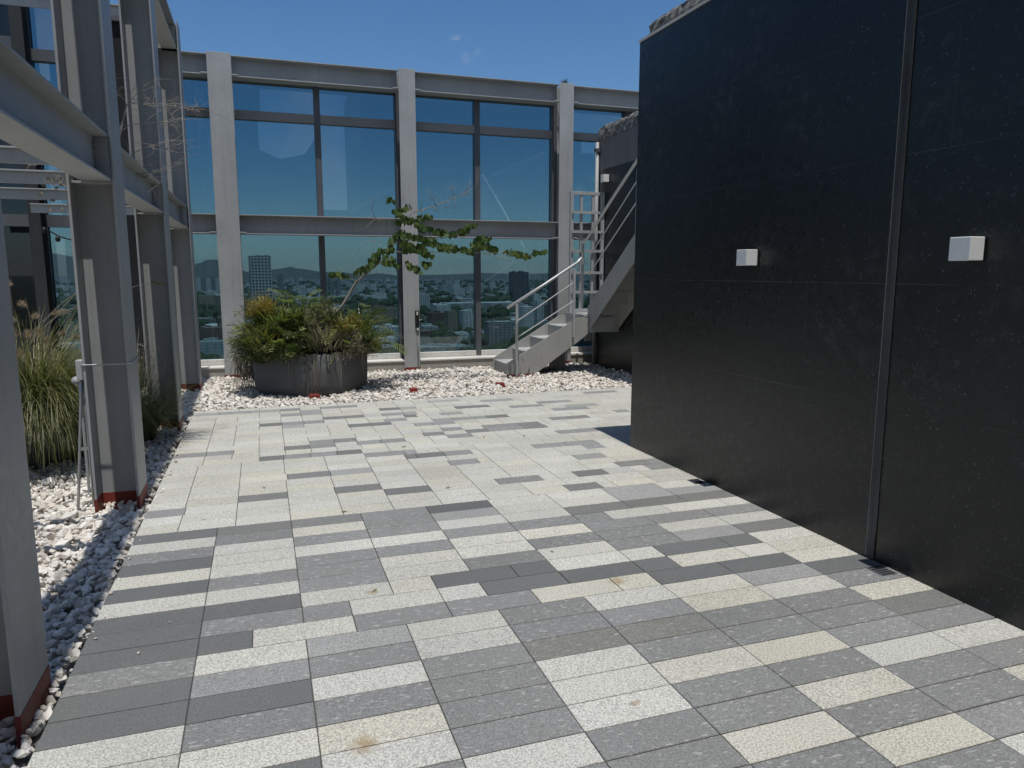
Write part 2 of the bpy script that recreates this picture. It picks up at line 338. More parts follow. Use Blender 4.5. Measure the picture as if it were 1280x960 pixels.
# ------------------------------------------------------------------ paving: one sheet of granite setts, stone by stone
Y0, RH, X0, HC = 2.66, .1665, -.778, .223
TONES = {'L': (1, .16), 'Y': (.99, .55), 'W': (1.0, 0), 'M': (.46, .05), 'G': (.36, .55), 'P': (.72, 0), 'B': (.56, -.1), 'D': (.02, 0), 'K': (.24, .2)}
ROWS = {-5: "MMMMMMMMMMYYMMMMYYY", -4: "MMMMMMWWMMMMYYMMMMM", -3: "LLDDWWMMWWMMMMWWWWM", -2: "LLLLYYMMWWYYYYBBMMM",
 -1: "LLMMMMMMLLMMMMMMKKK", 0: "DDDDWWMMGGGGMMMMYYY", 1: "DDBBMMLLMMMMYYLLMMM", 2: "MMLLPPLLMMLLYYPPDDD", 3: "DDDLLMMMMYYYDDDDYYY",
 4: "DDMMMLLLDDDDDLLLYYY", 5: "DDDDLLLDDDLLLDDDLLL", 6: "LLLLMMLLMMLLMMPPKKK", 7: "DDMMMMLLLLMMMMLLLLL", 8: "LLLLMMMMLLYYMMMMMMM",
 9: "DDLLLLLLMMMMMLLLLLL", 10: "MMLLMMMMLLLLKKKKKKK", 11: "LLMMYYMMPPLLLLPPPPP", 12: "DDKKMMMMDDLLLLPPLLL"}
ROWS[-6] = "MMWWMMMMMMMMYYBBMMM"; ROWS[-7] = "LLMMMMDDMMLLMMWWMMM"
ZW = {5: (3.2, 100, 560), 6: (3.2, 480, 560), 7: (4, 200, 480), 8: (4, 480, 470)}
PATCH = [(5,258,280,418,262,'M'),(5,632,212,832,192,'D'),(5,830,120,1003,102,'D'),(5,1003,102,1170,88,'P'),(5,1020,172,1205,155,'D'),(6,5,178,185,160,'D'),
 (6,450,132,628,118,'K'),(6,762,103,885,92,'D'),(6,762,36,880,28,'M'),(6,730,160,865,148,'D'),(6,925,62,1040,48,'K'),(6,1040,48,1120,42,'M'),(6,1055,78,1160,66,'M'),
 (6,85,32,240,22,'D'),(6,240,22,345,12,'M'),(6,255,55,370,45,'M'),(6,0,18,125,12,'P'),
 (7,80,362,232,352,'M'),(7,232,352,368,346,'M'),(7,498,378,620,368,'D'),(7,620,368,755,358,'M'),(7,755,355,885,347,'M'),(7,885,345,1010,340,'D'),
 (7,622,323,748,314,'D'),(7,748,290,868,280,'M'),(7,868,280,980,274,'K'),(7,748,312,875,302,'M'),(7,985,292,1100,284,'M'),(7,1100,284,1222,275,'M'),(7,1025,356,1225,343,'M'),(7,1225,362,1280,356,'D'),
 (7,498,208,610,202,'D'),(7,610,200,720,193,'M'),(7,720,190,820,185,'M'),(7,610,212,720,208,'P'),(7,815,172,1020,160,'K'),(7,942,208,1155,195,'D'),(7,1098,128,1200,124,'D'),(7,1200,124,1280,120,'P'),
 (7,1115,160,1220,150,'M'),(7,1120,178,1225,170,'M'),(7,1220,158,1280,155,'D'),(7,1220,148,1280,143,'P'),(7,605,133,700,128,'M'),(7,605,155,705,150,'M'),(7,700,148,808,142,'P'),(7,700,135,805,132,'P'),
 (7,170,160,295,152,'P'),(7,300,148,605,135,'P'),(7,800,118,985,112,'M'),
 (8,355,158,528,150,'D'),(8,225,130,385,126,'P'),(8,490,128,640,116,'P'),(8,625,152,795,145,'M'),(8,765,133,940,126,'M'),(8,835,165,905,160,'M'),(8,905,158,1015,155,'M'),(8,905,150,1070,142,'P'),
 (8,830,213,1025,202,'K'),(8,515,203,615,195,'D'),(8,350,213,515,205,'M'),(8,240,217,345,213,'M'),(8,150,240,240,236,'M'),(8,240,232,348,228,'M'),(8,280,188,388,182,'P'),
 (8,195,290,300,284,'K'),(8,290,268,385,258,'M'),(8,310,295,435,290,'M'),(8,405,273,515,267,'D'),(8,485,248,670,238,'M'),(8,670,238,775,232,'K'),(8,520,268,700,255,'M'),(8,700,255,810,248,'K'),
 (8,855,275,1065,265,'M'),(8,740,348,900,335,'M'),(8,900,335,1050,322,'M'),(8,1000,352,1095,348,'M'),(8,1145,174,1220,171,'M'),(8,1000,85,1165,76,'M')]
def floor_pt(u, v):
    d = pix_dir(u, v); return EYE + d * (-1.6 / d.z)
rowp = {}
for (zi, a, b, c, d, tn) in PATCH:
    s, ox, oy = ZW[zi]; p = floor_pt(ox + a / s, oy + b / s); q = floor_pt(ox + c / s, oy + d / s)
    k = math.floor(((p.y + q.y) / 2 - Y0) / RH); rowp.setdefault(k, []).append((p.x, q.x, tn))
pv = MB(); tints = []; rnds = []
def sett(x0, x1, k, tn):
    if x1 - x0 < .03: return
    tb, ti = TONES[tn]; g = .0019; gy = .0030; y0 = Y0 + RH * k + gy; y1 = Y0 + RH * (k + 1) - gy; x0 += g; x1 -= g
    dz = [random.uniform(-.0007, .0007) for _ in range(4)]; c = .0022
    vs = [(x0, y0, -.03), (x1, y0, -.03), (x1, y1, -.03), (x0, y1, -.03), (x0, y0, -c + dz[0]), (x1, y0, -c + dz[1]), (x1, y1, -c + dz[2]), (x0, y1, -c + dz[3]),
          (x0 + c, y0 + c, dz[0]), (x1 - c, y0 + c, dz[1]), (x1 - c, y1 - c, dz[2]), (x0 + c, y1 - c, dz[3])]
    fs = [(8, 9, 10, 11), (4, 5, 9, 8), (5, 6, 10, 9), (6, 7, 11, 10), (7, 4, 8, 11), (0, 1, 5, 4), (1, 2, 6, 5), (2, 3, 7, 6), (3, 0, 4, 7)]
    if k >= 13: tb = {'D': .26, 'K': .41, 'M': .60}.get(tn, tb)
    if tn in 'LYW' and random.random() < .2 and k > 3: ti = random.choice([.1, .3, .5])
    pv.add(vs, fs, min(1, max(0, tb + random.uniform(-.05, .05))))
    tints.extend([max(0, min(1, ti + random.uniform(-.1, .1)))] * len(fs)); rnds.extend([random.uniform(.93, 1.06)] * len(fs))
for k in range(-34, 39):
    far = k >= 20; xr = 5.62 if k >= 20 else 3.36
    if k in ROWS:
        st = ROWS[k]; i = 0; cells = []
        while i < len(st):
            j = i
            while j < len(st) and st[j] == st[i]: j += 1
            a = i
            while a < j:
                b = min(a + 2, j); cells.append((a, b, st[i])); a = b
            i = j
        for a, b, tn in cells:
            xa = X0 + HC * a if a else -.805; xb = X0 + HC * b
            sett(xa, min(xb, xr), k, tn)
    else:
        mod, an = (.446, .114) if k < 13 else ((.34, .113) if k < 23 else (.226, .140))
        if k < 13: an += random.choice([0, .223])
        ps = sorted(rowp.get(k, []))
        js = [(an + mod * i) for i in range(-12, 30) if -.80 < an + mod * i < xr]
        if k >= 23: js = [x for x in js if random.random() < .8]
        cells = []; x = -.805
        for a, b, tn in ps + [(xr, xr, None)]:
            a = max(a, -.805)
            if abs(a - x) < .06: a = x
            inner = [q for q in js if x + .07 < q < a - .07]
            for q in inner + [a]:
                if q - x > .02:
                    if k < 13: tb = random.choice('LLMMDYMMLP')
                    else: tb = random.choice('LLLYLYWL')
                    cells.append((x, q, tb)); x = q
            if tn is None: break
            b = min(b, xr); n_ = max(1, round((b - x) / max(mod, .3)))
            for q in range(n_): cells.append((x + (b - x) * q / n_, x + (b - x) * (q + 1) / n_, tn))
            x = max(x, b)
        for c in cells: sett(*c[:2], k, c[2])
po = struct('paving', pv, M['paver'])
for nm, data in (('tint', tints), ('rnd', rnds)):
    at = po.data.attributes.new(nm, 'FLOAT', 'FACE'); at.data.foreach_set('value', data)
YEND = Y0 + RH * 39
jm = MB().box(-.80, 3.6, -3.0, YEND - .01, -.06, -.006).box(3.6, 5.6, 6.0, YEND - .01, -.06, -.006)
struct('paving_bed', jm, M['joint'])

# ------------------------------------------------------------------ gravel: loose white limestone, heaped stone by stone
def gravel(name, regions):
    bm = bmesh.new(); bmesh.ops.create_icosphere(bm, subdivisions=1, radius=1)
    bv = np.array([v.co[:] for v in bm.verts]); bf = np.array([[v.index for v in f.verts] for f in bm.faces]); bm.free()
    prot = []
    for _ in range(14):
        q = bv * (1 + RNG.uniform(-.34, .30, (len(bv), 1))); q = q + RNG.normal(0, .10, q.shape); prot.append(q * np.array([1, RNG.uniform(.62, .95), RNG.uniform(.45, .75)]))
    V = []; F = []; T = []; b = 0
    for (x0, x1, y0, y1, dens, s0, s1, zmax, skip) in regions:
        n = int((x1 - x0) * (y1 - y0) * dens)
        for _ in range(n):
            x, y = RNG.uniform(x0, x1), RNG.uniform(y0, y1)
            if skip and skip(x, y): continue
            s = RNG.uniform(s0, s1) * (.7 + .9 * RNG.random() ** 3)
            a, c, d = RNG.uniform(0, 6.28), RNG.normal(0, .45), RNG.normal(0, .45)
            ca, sa, cc, sc_, cd, sd = math.cos(a), math.sin(a), math.cos(c), math.sin(c), math.cos(d), math.sin(d)
            Rm = np.array([[ca, -sa, 0], [sa, ca, 0], [0, 0, 1]]) @ np.array([[1, 0, 0], [0, cc, -sc_], [0, sc_, cc]]) @ np.array([[cd, 0, sd], [0, 1, 0], [-sd, 0, cd]])
            hz = mnoise.noise(Vector((x * 2.1, y * 2.1, 3))) * .018
            z = -.048 + RNG.random() * zmax + hz if zmax > 0 else s * .45
            V.append((prot[RNG.integers(14)] * s) @ Rm.T + np.array([x, y, z])); F.append(bf + b); b += len(bv)
            T.extend([min(1, max(0, RNG.beta(2.2, 1.7)))] * len(bf))
    V = np.concatenate(V); F = np.concatenate(F)
    me = bpy.data.meshes.new(name); me.from_pydata(V.tolist(), [], F.tolist())
    at = me.attributes.new('tone', 'FLOAT', 'FACE'); at.data.foreach_set('value', T)
    me.materials.append(M['gravel']); o = bpy.data.objects.new(name, me); COL.objects.link(o)
    return tag(o, 'loose white limestone gravel filling the strips beside the paving', 'gravel', kind='stuff')
PC = (.615, 10.47); PR = .765
skip = lambda x, y: (x - PC[0]) ** 2 + (y - PC[1]) ** 2 < (PR - .08) ** 2
gravel('gravel', [(-2.0, -.825, 2.0, 4.6, 1750, .018, .030, .055, None), (-2.4, -.825, 4.6, 7.4, 1300, .022, .037, .06, None),
                  (-2.7, -.825, 7.4, 9.2, 900, .026, .036, .055, None), (-3.0, -.9, 9.2, 11.98, 620, .026, .036, .055, None),
                  (-.9, 5.5, YEND + .015, 11.97, 1150, .021, .033, .060, skip),
                  (-.80, -.74, 2.2, 9.0, 60, .008, .018, -1, None), (-.8, 4.8, YEND - .10, YEND, 50, .008, .018, -1, None), (-.74, -.4, 3, 9, 4, .005, .011, -1, None)])

# ------------------------------------------------------------------ black granite blocks
def block(name, label, x0, x1, y0, y1, h, cop0, cop1, seed, inset=.10):
    o = thing(name, label, 'wall', (x0, y1, 0))
    w = MB().box(x0, x1, y0, y1, -.05, h)
    wob = w.build('wall_face', M['granite_x'], o); wob.data.materials.append(M['granite_y'])
    for p in wob.data.polygons:
        if abs(p.normal.y) > .5: p.material_index = 1
    c = MB(); ny = int((y1 - y0) / .028); prof = [(0, 0), (0, .35), (0, .7), (.02, .95), (.09, 1.02), (.18, 1.0), (.27, .95), (.29, .5), (.29, 0)]; vs = []
    for k in range(ny + 1):
        y = y1 - .10 - (y1 - y0 - .1) * k / ny
        for q, (px_, pz) in enumerate(prof):
            n1 = mnoise.noise(Vector((seed * 7 + q * .9, y * 9, pz * 5))); n2 = mnoise.noise(Vector((q * .8, y * 21, seed + pz * 9)))
            am = 0 if pz == 0 else 1
            vs.append((x0 + inset + px_ + am * (n1 * .03 + n2 * .012), y + am * n2 * .008, cop0 + (cop1 - cop0) * pz + am * (n1 * .035 + n2 * .018) * (cop1 - cop0) / .15))
    m_ = len(prof); c.add(vs, [(k * m_ + q, (k + 1) * m_ + q, (k + 1) * m_ + q + 1, k * m_ + q + 1) for k in range(ny) for q in range(m_ - 1)] + [tuple(range(m_)), tuple(range(ny * m_, (ny + 1) * m_))[::-1]])
    c.build('coping', M['coping'], o)
    return o
blk = block('granite_wall', 'tall black granite clad wall along the right side of the paving', 3.19, 9.0, -2.0, 5.955, 3.555, 3.577, 3.70, 1, .03)
MB().box(3.180, 3.50, -2.0, 5.96, 3.556, 3.574).build('metal_flashing', M['sill'], blk)
back = block('granite_wall', 'black granite wall behind the steel stair, topped with rubble stone', 5.50, 12.0, 5.96, 11.745, 3.30, 3.80, 4.02, 2, .0)
MB().box(5.508, 12, 5.98, 11.737, 3.302, 3.802).build('render_band', M['concrete'], back)
pier = thing('granite_pier', 'narrow black pier between the left steel columns and the glass', 'pier', (-1.75, 12.0, 0))
MB().box(-2.02, -1.58, 11.35, 11.75, -.05, 4.86).build('pier_body', M['darkint'], pier)
MB().box(-2.06, -1.55, 11.30, 11.80, 4.862, 4.94).build('cap', M['mullion'], pier)
strip = thing('cable_trunking', 'thin grey metal strip running up the black granite wall', 'trim', (3.19, 3.09, 0))
MB().box(3.182, 3.1885, 3.054, 3.108, .012, 3.55).build('channel', paint('worn_dark_metal', (.055, .056, .055), .6, .5), strip, bevel=.002)
MB().box(3.180, 3.1885, 3.1085, 3.1115, .012, 3.55).build('edge_bead', M['concrete'], strip)

def wall_lamp(label, y0, y1, z0, z1, x=3.19, d=.10):
    o = thing('wall_lamp', label, 'wall lamp', (x, (y0 + y1) / 2, z0), 'white cube lamps on black walls')
    MB().box(x - d, x - .012, y0, y1, z0, z1).build('housing', M['white'], o, bevel=.003)
    MB().box(x - .012, x - .001, y0 + .01, y1 - .01, z0 + .01, z1 - .01).build('back_plate', M['galv'], o)
    MB().box(x - d + .02, x - .03, y0 + .02, y1 - .02, z0 - .003, z0 - .0005).build('lens', M['glass_dark'], o)
wall_lamp('white cube lamp on the black granite wall, left of the thin metal strip', 4.205, 4.315, 1.648, 1.755)
wall_lamp('white cube lamp on the black granite wall, right of the thin metal strip', 2.555, 2.665, 1.656, 1.765)
q = PX(757, 223, 5.45)
wall_lamp('small white cube lamp beside the downpipe behind the stair', q.y - .05, q.y + .06, q.z - .06, q.z + .06, 5.50, .11)
def grate(label, x, y):
    o = thing('drain_grate', label, 'drain', (x, y, 0), 'drain grates at the wall foot')
    MB().box(x - .055, x + .045, y - .062, y + .062, -.004, .003).build('frame', M['mullion'], o)
    b = MB()
    for q in range(5): b.box(x - .048, x + .038, y - .054 + q * .023, y - .044 + q * .023, .0035, .0055)
    b.build('bars', M['black'], o)
grate('black drain grate at the foot of the granite wall, beyond the thin metal strip', 3.13, 4.74)
grate('black drain grate in the paving right at the foot of the thin metal strip', 3.12, 2.93)
dp = thing('downpipe', 'grey downpipe on the end of the back black wall by the stair', 'pipe', (5.46, 11.6, 0))
MB().tube([(5.462, 11.60, -.03), (5.462, 11.60, 3.76)], .03, 10).build('pipe', M['steel'], dp, smooth=True)
MB().box(5.42, 5.499, 11.56, 11.64, 3.60, 3.66).build('bracket', M['mullion'], dp)

# ------------------------------------------------------------------ steel columns and beams on the left
def h_column(label, cx, cy, half_x, half_y, z1, tf=.016, web='y', stiff=(2.17, 2.45, 4.44), group='grey steel columns beside the gravel strip', base=True, z0=-.05, redh=.085, mf='steel_light'):
    """flanges at x = cx +- half_x when web='y' (web faces y), else at y = cy +- half_y"""
    o = thing('steel_column', label, 'column', (cx, cy, 0), group)
    if web == 'y':
        for s in (-1, 1):
            MB().box(*sorted((cx + s * half_x, cx + s * (half_x - tf))), cy - half_y, cy + half_y, z0, z1).build('flange', M['steel'], o, bevel=.002)
        MB().box(cx - half_x + tf, cx + half_x - tf, cy - .007, cy + .007, z0, z1).build('web', M['steel'], o)
        for z in stiff:
            if z < z1: MB().box(cx - half_x + tf, cx + half_x - tf, cy - .124, cy - .008, z, z + .014).build('stiffener_plate', M['steel_light'], o, bevel=.002)
        if base:
            b = MB()
            for s in (-1, 1): b.box(*sorted((cx + s * (half_x + .002), cx + s * (half_x - tf - .002))), cy - half_y - .002, cy + half_y + .002, z0, redh)
            b.box(cx - half_x + tf + .0025, cx + half_x - tf - .0025, cy - .009, cy + .009, z0, redh - .004)
            b.build('red_base', M['red'], o)
    else:
        for s in (-1, 1):
            MB().box(cx - half_x, cx + half_x, *sorted((cy + s * half_y, cy + s * (half_y - tf))), z0, z1).build('flange', M[mf], o, bevel=.002)
        MB().box(cx - .008, cx + .008, cy - half_y + tf, cy + half_y - tf, z0, z1).build('web', M['steel'], o)
        if base: MB().box(cx - half_x - .002, cx + half_x + .002, cy - half_y - .002, cy - half_y + tf + .002, z0, redh - .03).build('red_base', M['red'], o)
    return o
CYS = (2.93, 5.60, 8.27, 10.93)
h_column('nearest grey steel column, cut off by the left edge of the photo', -.995, CYS[0], .137, .18, 5.1)
c2 = h_column('tall grey steel column with a wire round it, beside the fountain grass', -.995, CYS[1], .137, .18, 5.1)
h_column('third grey steel column along the gravel, behind the dark bush', -.995, CYS[2], .137, .18, 5.1)
h_column('farthest grey steel column of the left row, at the corner of the glass wall', -.985, CYS[3], .137, .17, 4.78)
MB().tube([(-1.14, 5.415, 1.0), (-.85, 5.412, 1.0), (-.85, 5.79, 1.0), (-1.14, 5.79, 1.0), (-1.14, 5.415, 1.0)], .005, 6).build('wire_tie', M['galv'], c2)

def i_beam(name, label, ax, a0, a1, c, z0, z1, hw, group, tf=.014, tabs=True, mat='steel'):
    """ax 'y': runs along y at x=c; ax 'x': runs along x at y=c"""
    mid = (c, (a0 + a1) / 2, z0) if ax == 'y' else ((a0 + a1) / 2, c, z0)
    o = thing(name, label, 'beam', mid, group)
    def bx(m, w0, w1, q0, q1): return m.box(c + w0, c + w1, a0, a1, q0, q1) if ax == 'y' else m.box(a0, a1, c + w0, c + w1, q0, q1)
    bx(MB(), -hw, hw, z1 - tf, z1).build('flange', M[mat], o, bevel=.002)
    bx(MB(), -hw, hw, z0, z0 + tf).build('flange', M['steel_light'], o, bevel=.002)
    wb_ = bx(MB(), -.006, .006, z0 + tf, z1 - tf).build('web', M[mat], o)
    if ax == 'y': MB().box(c + .007, c + .091, a1 - .165, a1 - .15, z0 + tf + .001, z1 - tf - .001).build('end_plate', M[mat], o, bevel=.002)
    if ax == 'y':
        for zb in (.30, .5, .70):
            for yb in (a0 + .21, a1 - .21):
                zz = z0 + (z1 - z0) * zb; MB().tube([(c + .006, yb, zz), (c + .024, yb, zz)], .013, 6).build('bolt', M['galv'], wb_)
    if tabs:
        for e, s in ((a0, 1), (a1, -1)):
            q0, q1 = sorted((e, e + s * .09)); m = MB()
            if ax == 'x': m.box(q0, q1, c - hw - .012, c - .02, z0 + tf, z0 + tf + .018)
            else: m.box(c - .03, c + .03, q0, q1, z0 - .016, z0)
            m.build('end_plate', M['steel_light'], o, bevel=.002)
    return o
names = ('nearest', 'second', 'third')
SEG = [(-1.0, CYS[0] - .012, 'nearest overhead grey beam, running out of the frame from the first column'), (CYS[0] + .012, CYS[1] - .012, 'low overhead grey beam from the nearest column to the wired column'),
       (CYS[1] + .012, CYS[2] - .012, 'low overhead grey beam from the wired column to the third column'), (CYS[2] + .012, CYS[3] - .012, 'low overhead grey beam from the third column to the corner column')]
for (a0, a1, lb) in SEG:
    i_beam('steel_beam', lb, 'y', a0, a1, -.968, 2.185, 2.47, .092, 'beams along the left column row', tabs=False)
SEG2 = [(-1.0, CYS[0] - .012, 'high grey beam above the nearest column, out of frame'), (CYS[0] + .012, CYS[1] - .012, 'high grey beam between the nearest column and the wired column'),
        (CYS[1] + .012, CYS[2] - .012, 'high grey beam between the wired column and the third column'), (CYS[2] + .012, CYS[3] - .012, 'high grey beam ending at the corner column against the sky')]
for (a0, a1, lb) in SEG2:
    i_beam('steel_beam', lb, 'y', a0, a1, -.968, 4.44, 4.74, .092, 'beams along the left column row', tabs=False)
for (y, xr_, xl, lb) in ((4.16, -1.0, -4.3, 'pale purlin over the gravel just before the wired column'), (4.66, -1.0, -4.3, 'pale purlin over the gravel close to the wired column'), (5.92, -1.14, -4.3, 'topmost of the four pale purlins left of the wired column'),
                (7.2, -1.14, -4.3, 'second pale purlin from the top, with twigs in front'), (8.72, -1.14, -4.3, 'third pale purlin from the top, left of the wired column'), (10.6, -1.14, -2.62, 'lowest and shortest pale purlin left of the wired column')):
    o = thing('steel_purlin', lb, 'beam', ((xr_ + xl) / 2, y, 2.33), 'pale purlins over the planting strip')
    MB().box(xl, xr_, y - .012, y + .012, 2.33, 2.425).build('web', M['steel_light'], o, bevel=.002)
    MB().box(xl, xr_, y - .035, y + .035, 2.427, 2.44).build('flange', M['steel_light'], o)
for y, lb in ((8.9, 'pale purlin high between the wired and third columns'), (10.2, 'pale purlin high behind the third column')):
    o = thing('steel_purlin', lb, 'beam', (-2, y, 4.5), 'pale purlins over the planting strip')
    MB().box(-3.2, -1.14, y - .012, y + .012, 4.60, 4.70).build('web', M['steel_light'], o)
    MB().box(-3.2, -1.14, y - .04, y + .04, 4.702, 4.716).build('flange', M['steel_light'], o)

# ------------------------------------------------------------------ glass facade at the back
YF, YG = 12.0, 12.33
FX = [(-2.93, .075, 7.2), (-.42, .165, 4.765), (2.33, .132, 4.765), (5.06, .128, 4.765), (7.8, .13, 4.765), (10.5, .13, 4.765)]
FL = ['tall dark facade post at the far left, beside the dark curtain', 'grey facade column left of the round planter', 'grey facade column with the black lock box, behind the small tree',
      'grey facade column behind the stair, with a small plant on top', 'grey facade column hidden behind the black granite', 'last grey facade column hidden behind the black granite']
for (x, hw, h), lb in zip(FX, FL):
    h_column(lb, x, YF + .13, hw, .15, h, web='x', group='grey columns of the glass wall', base=x > -1, redh=.075, mf='steel_light' if x > -1 else 'post_dark')
names_b = ['left of the planter column', 'above the planter', 'behind the small tree', 'right of the stair column', 'far right']
BL = [('high grey facade beam left of the planter column', 'low grey facade beam left of the planter column'), ('high grey facade beam above the round planter', 'low grey facade beam above the round planter'),
      ('high grey facade beam above the stair foot', 'low grey facade beam behind the leafy branch and above the stair foot'), ('high grey facade beam running behind the black rubble topped wall', 'low grey facade beam behind the upper stair'), ('last high facade beam behind the granite', 'last low facade beam behind the granite')]
for i in range(len(FX) - 1):
    a, b = FX[i], FX[i + 1]; x0 = a[0] + a[1] + .002 if i else -1.548; x1 = b[0] - b[1] - .002
    i_beam('steel_beam', BL[i][0], 'x', x0, x1, YF + .12, 4.445, 4.74, .125, 'beams of the glass wall')
    i_beam('steel_beam', BL[i][1], 'x', x0, x1, YF + .12, 2.18, 2.47, .125, 'beams of the glass wall')
WL = ['narrow glazed bay between the dark pier and the planter column', 'glazed bay behind the round planter, with the grid tower in view', 'glazed bay behind the small tree and stair foot', 'glazed bay behind the stair, next to the black wall', 'glazed bay hidden behind the granite']
for i in range(len(FX) - 1):
    a, b = FX[i], FX[i + 1]; x0 = a[0] + .06 if i else -1.60; x1 = b[0] - .06
    o = thing('glazed_bay', WL[i], 'window', ((x0 + x1) / 2, YG, 0), 'bays of the glass wall')
    xm = [None, .962, 3.56, 6.35, 9.2][i]
    if i == 0: xm = -1.0
    ztop = 4.50
    m = .045
    vs_ = [x0 + m, xm, x1 - m]
    for q, xx in enumerate(vs_): MB().box(xx - m, xx + m, YG - .075, YG + .075, .17, ztop).build('mullion', M['mullion'], o, bevel=.003)
    zs = [(.17, .255, 'bottom_rail', 'sill'), (2.25, 2.42, 'transom', 'mullion'), (3.905, 4.035, 'transom', 'transom'), (4.44, 4.50, 'transom', 'mullion')]
    for j in range(2):
        l, r_ = vs_[j] + m + .001, vs_[j + 1] - m - .001
        for z0, z1, nm, mt in zs: MB().box(l, r_, YG - .07, YG + .07, z0, z1).build(nm, M[mt], o, bevel=.003)
        for z0, z1 in ((.256, 2.249), (2.421, 3.904), (4.036, 4.439)):
            tl = [random.uniform(-.0022, .0022) for _ in range(2)]
            g = MB(); pts = [(l, z0), (r_, z0), (r_, z1), (l, z1)]
            dy = [-tl[0] - tl[1], tl[0] - tl[1], tl[0] + tl[1], -tl[0] + tl[1]]
            vs = [(px_, YG - .006 + d_, pz) for (px_, pz), d_ in zip(pts, dy)] + [(px_, YG + .006 + d_, pz) for (px_, pz), d_ in zip(pts, dy)]
            g.add(vs, [(0, 1, 2, 3), (7, 6, 5, 4), (0, 4, 5, 1), (1, 5, 6, 2), (2, 6, 7, 3), (3, 7, 4, 0)]); g.build('glass_pane', M['glass'], o)
    xa, xb = (a[0] + a[1] + .003 if i else -1.575), b[0] - b[1] - .003
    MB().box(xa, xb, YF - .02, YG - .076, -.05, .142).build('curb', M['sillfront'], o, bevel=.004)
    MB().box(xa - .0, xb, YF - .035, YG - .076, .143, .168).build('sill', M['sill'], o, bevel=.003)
# taller glazing above the left bay, and the curtained bay left of it
o = thing('glazed_bay', 'tall narrow glazed bay at the top left corner beside the dark pier', 'window', (-2.5, YG, 0), 'bays of the glass wall')
for z0, z1 in ((.0, .255), (2.25, 2.42), (4.51, 4.665), (7.1, 7.2)): MB().box(-2.86, -2.10, YG - .07, YG + .07, z0, z1).build('transom', M['mullion'], o)
MB().box(-2.098, -2.03, YG - .075, YG + .075, .0, 7.2).build('mullion', M['mullion'], o)
for z0, z1 in ((.256, 2.249), (2.421, 4.509), (4.666, 7.099)): MB().box(-2.86, -2.10, YG - .006, YG + .006, z0, z1).build('glass_pane', M['glass'], o)
o = thing('curtained_bay', 'dark glazed bay with a drawn navy curtain at the left edge', 'window', (-4.2, YG, 0))
MB().box(-5.6, -3.01, YG - .006, YG + .006, .256, 2.25).build('glass_pane', M['glass_dark'], o)
MB().box(-5.6, -3.01, YG - .006, YG + .006, 2.42, 4.44).build('glass_pane', M['glass_dark'], o)
MB().box(-5.6, -3.01, YG - .006, YG + .006, 4.80, 7.1).build('glass_pane', M['glass_dark'], o)
for z0, z1 in ((.0, .255), (2.251, 2.419), (4.441, 4.799), (7.101, 7.2)): MB().box(-5.6, -3.01, YG - .07, YG + .07, z0, z1).build('transom', M['mullion'], o)
cu = MB(); nn = 130; vs = []
for k in range(nn):
    x = -5.5 + 2.5 * k / (nn - 1); dy = .07 * math.sin(k * .62) + .03 * math.sin(k * 1.7 + 1)
    vs += [(x, YG + .32 + dy, .02), (x, YG + .32 + dy, 2.30)]
cu.add(vs, [(2 * k, 2 * k + 2, 2 * k + 3, 2 * k + 1) for k in range(nn - 1)])
cuo = cu.build('curtain', M['curtain'], o, smooth=True); sm = cuo.modifiers.new('thick', 'SOLIDIFY'); sm.thickness = .006
MB().box(-5.6, -2.98, YG + .6, YG + .64, -.05, 7.2).build('room_partition', M['darkint'], o)
MB().box(-3.0, -2.97, YG + .1, YG + .59, -.05, 7.2).build('room_partition', M['darkint'], o)
# outer ledge of the facade
led = thing('outer_ledge', 'pale outer ledge seen through the glass under the stair', 'ledge', (5, 13, 0))
MB().box(-3, 12, 12.46, 13.1, -.4, .02).build('ledge_top', M['sill'], led)
MB().box(5.05, 7.5, 13.0, 13.3, .0, .33).build('duct', M['sillfront'], led)
# string of bulbs, lock box, plant on top of the column
sl = thing('string_light', 'black cable with two small bulbs hanging behind the wired column', 'string light', (-2.7, 11.7, 2.2))
pts = [P(55, 285, 11.8), P(64, 290, 11.8), P(74, 295.5, 11.8), P(84, 298.5, 11.8), P(104, 303, 11.8)]
MB().tube(pts, .009, 6).build('cable', M['black'], sl)
for q in (pts[0], P(72, 296, 11.8)):
    MB().lathe([(.001, .02), (.02, .018), (.027, 0), (.034, -.03), (.022, -.055), (.001, -.062)], q - Vector((0, 0, .01)), 10).build('bulb', M['black'], sl, smooth=True)
lk = thing('lock_box', 'black lock box with two white dots on the facade column behind the tree', 'control box', (2.41, YF - .03, .7))
fy = YF - .0225
plt = MB().box(2.385, 2.452, fy - .02, fy, .70, .985).build('plate', M['black'], lk, bevel=.004)
for z in (.955, .925): MB().box(2.406, 2.432, fy - .0235, fy - .0205, z - .011, z + .011).build('button', M['white'], plt)
MB().tube([(2.425, fy - .012, .70), (2.425, fy - .012, .40), (2.43, fy - .012, .0)], .012, 8).build('conduit', M['steel'], lk, smooth=True)
MB().box(2.41, 2.44, fy - .026, fy, .58, .66).build('latch', M['mullion'], lk)
MB().tube([(2.455, fy - .01, .82), (2.50, fy - .01, .84)], .008, 6).build('lever', M['galv'], lk)

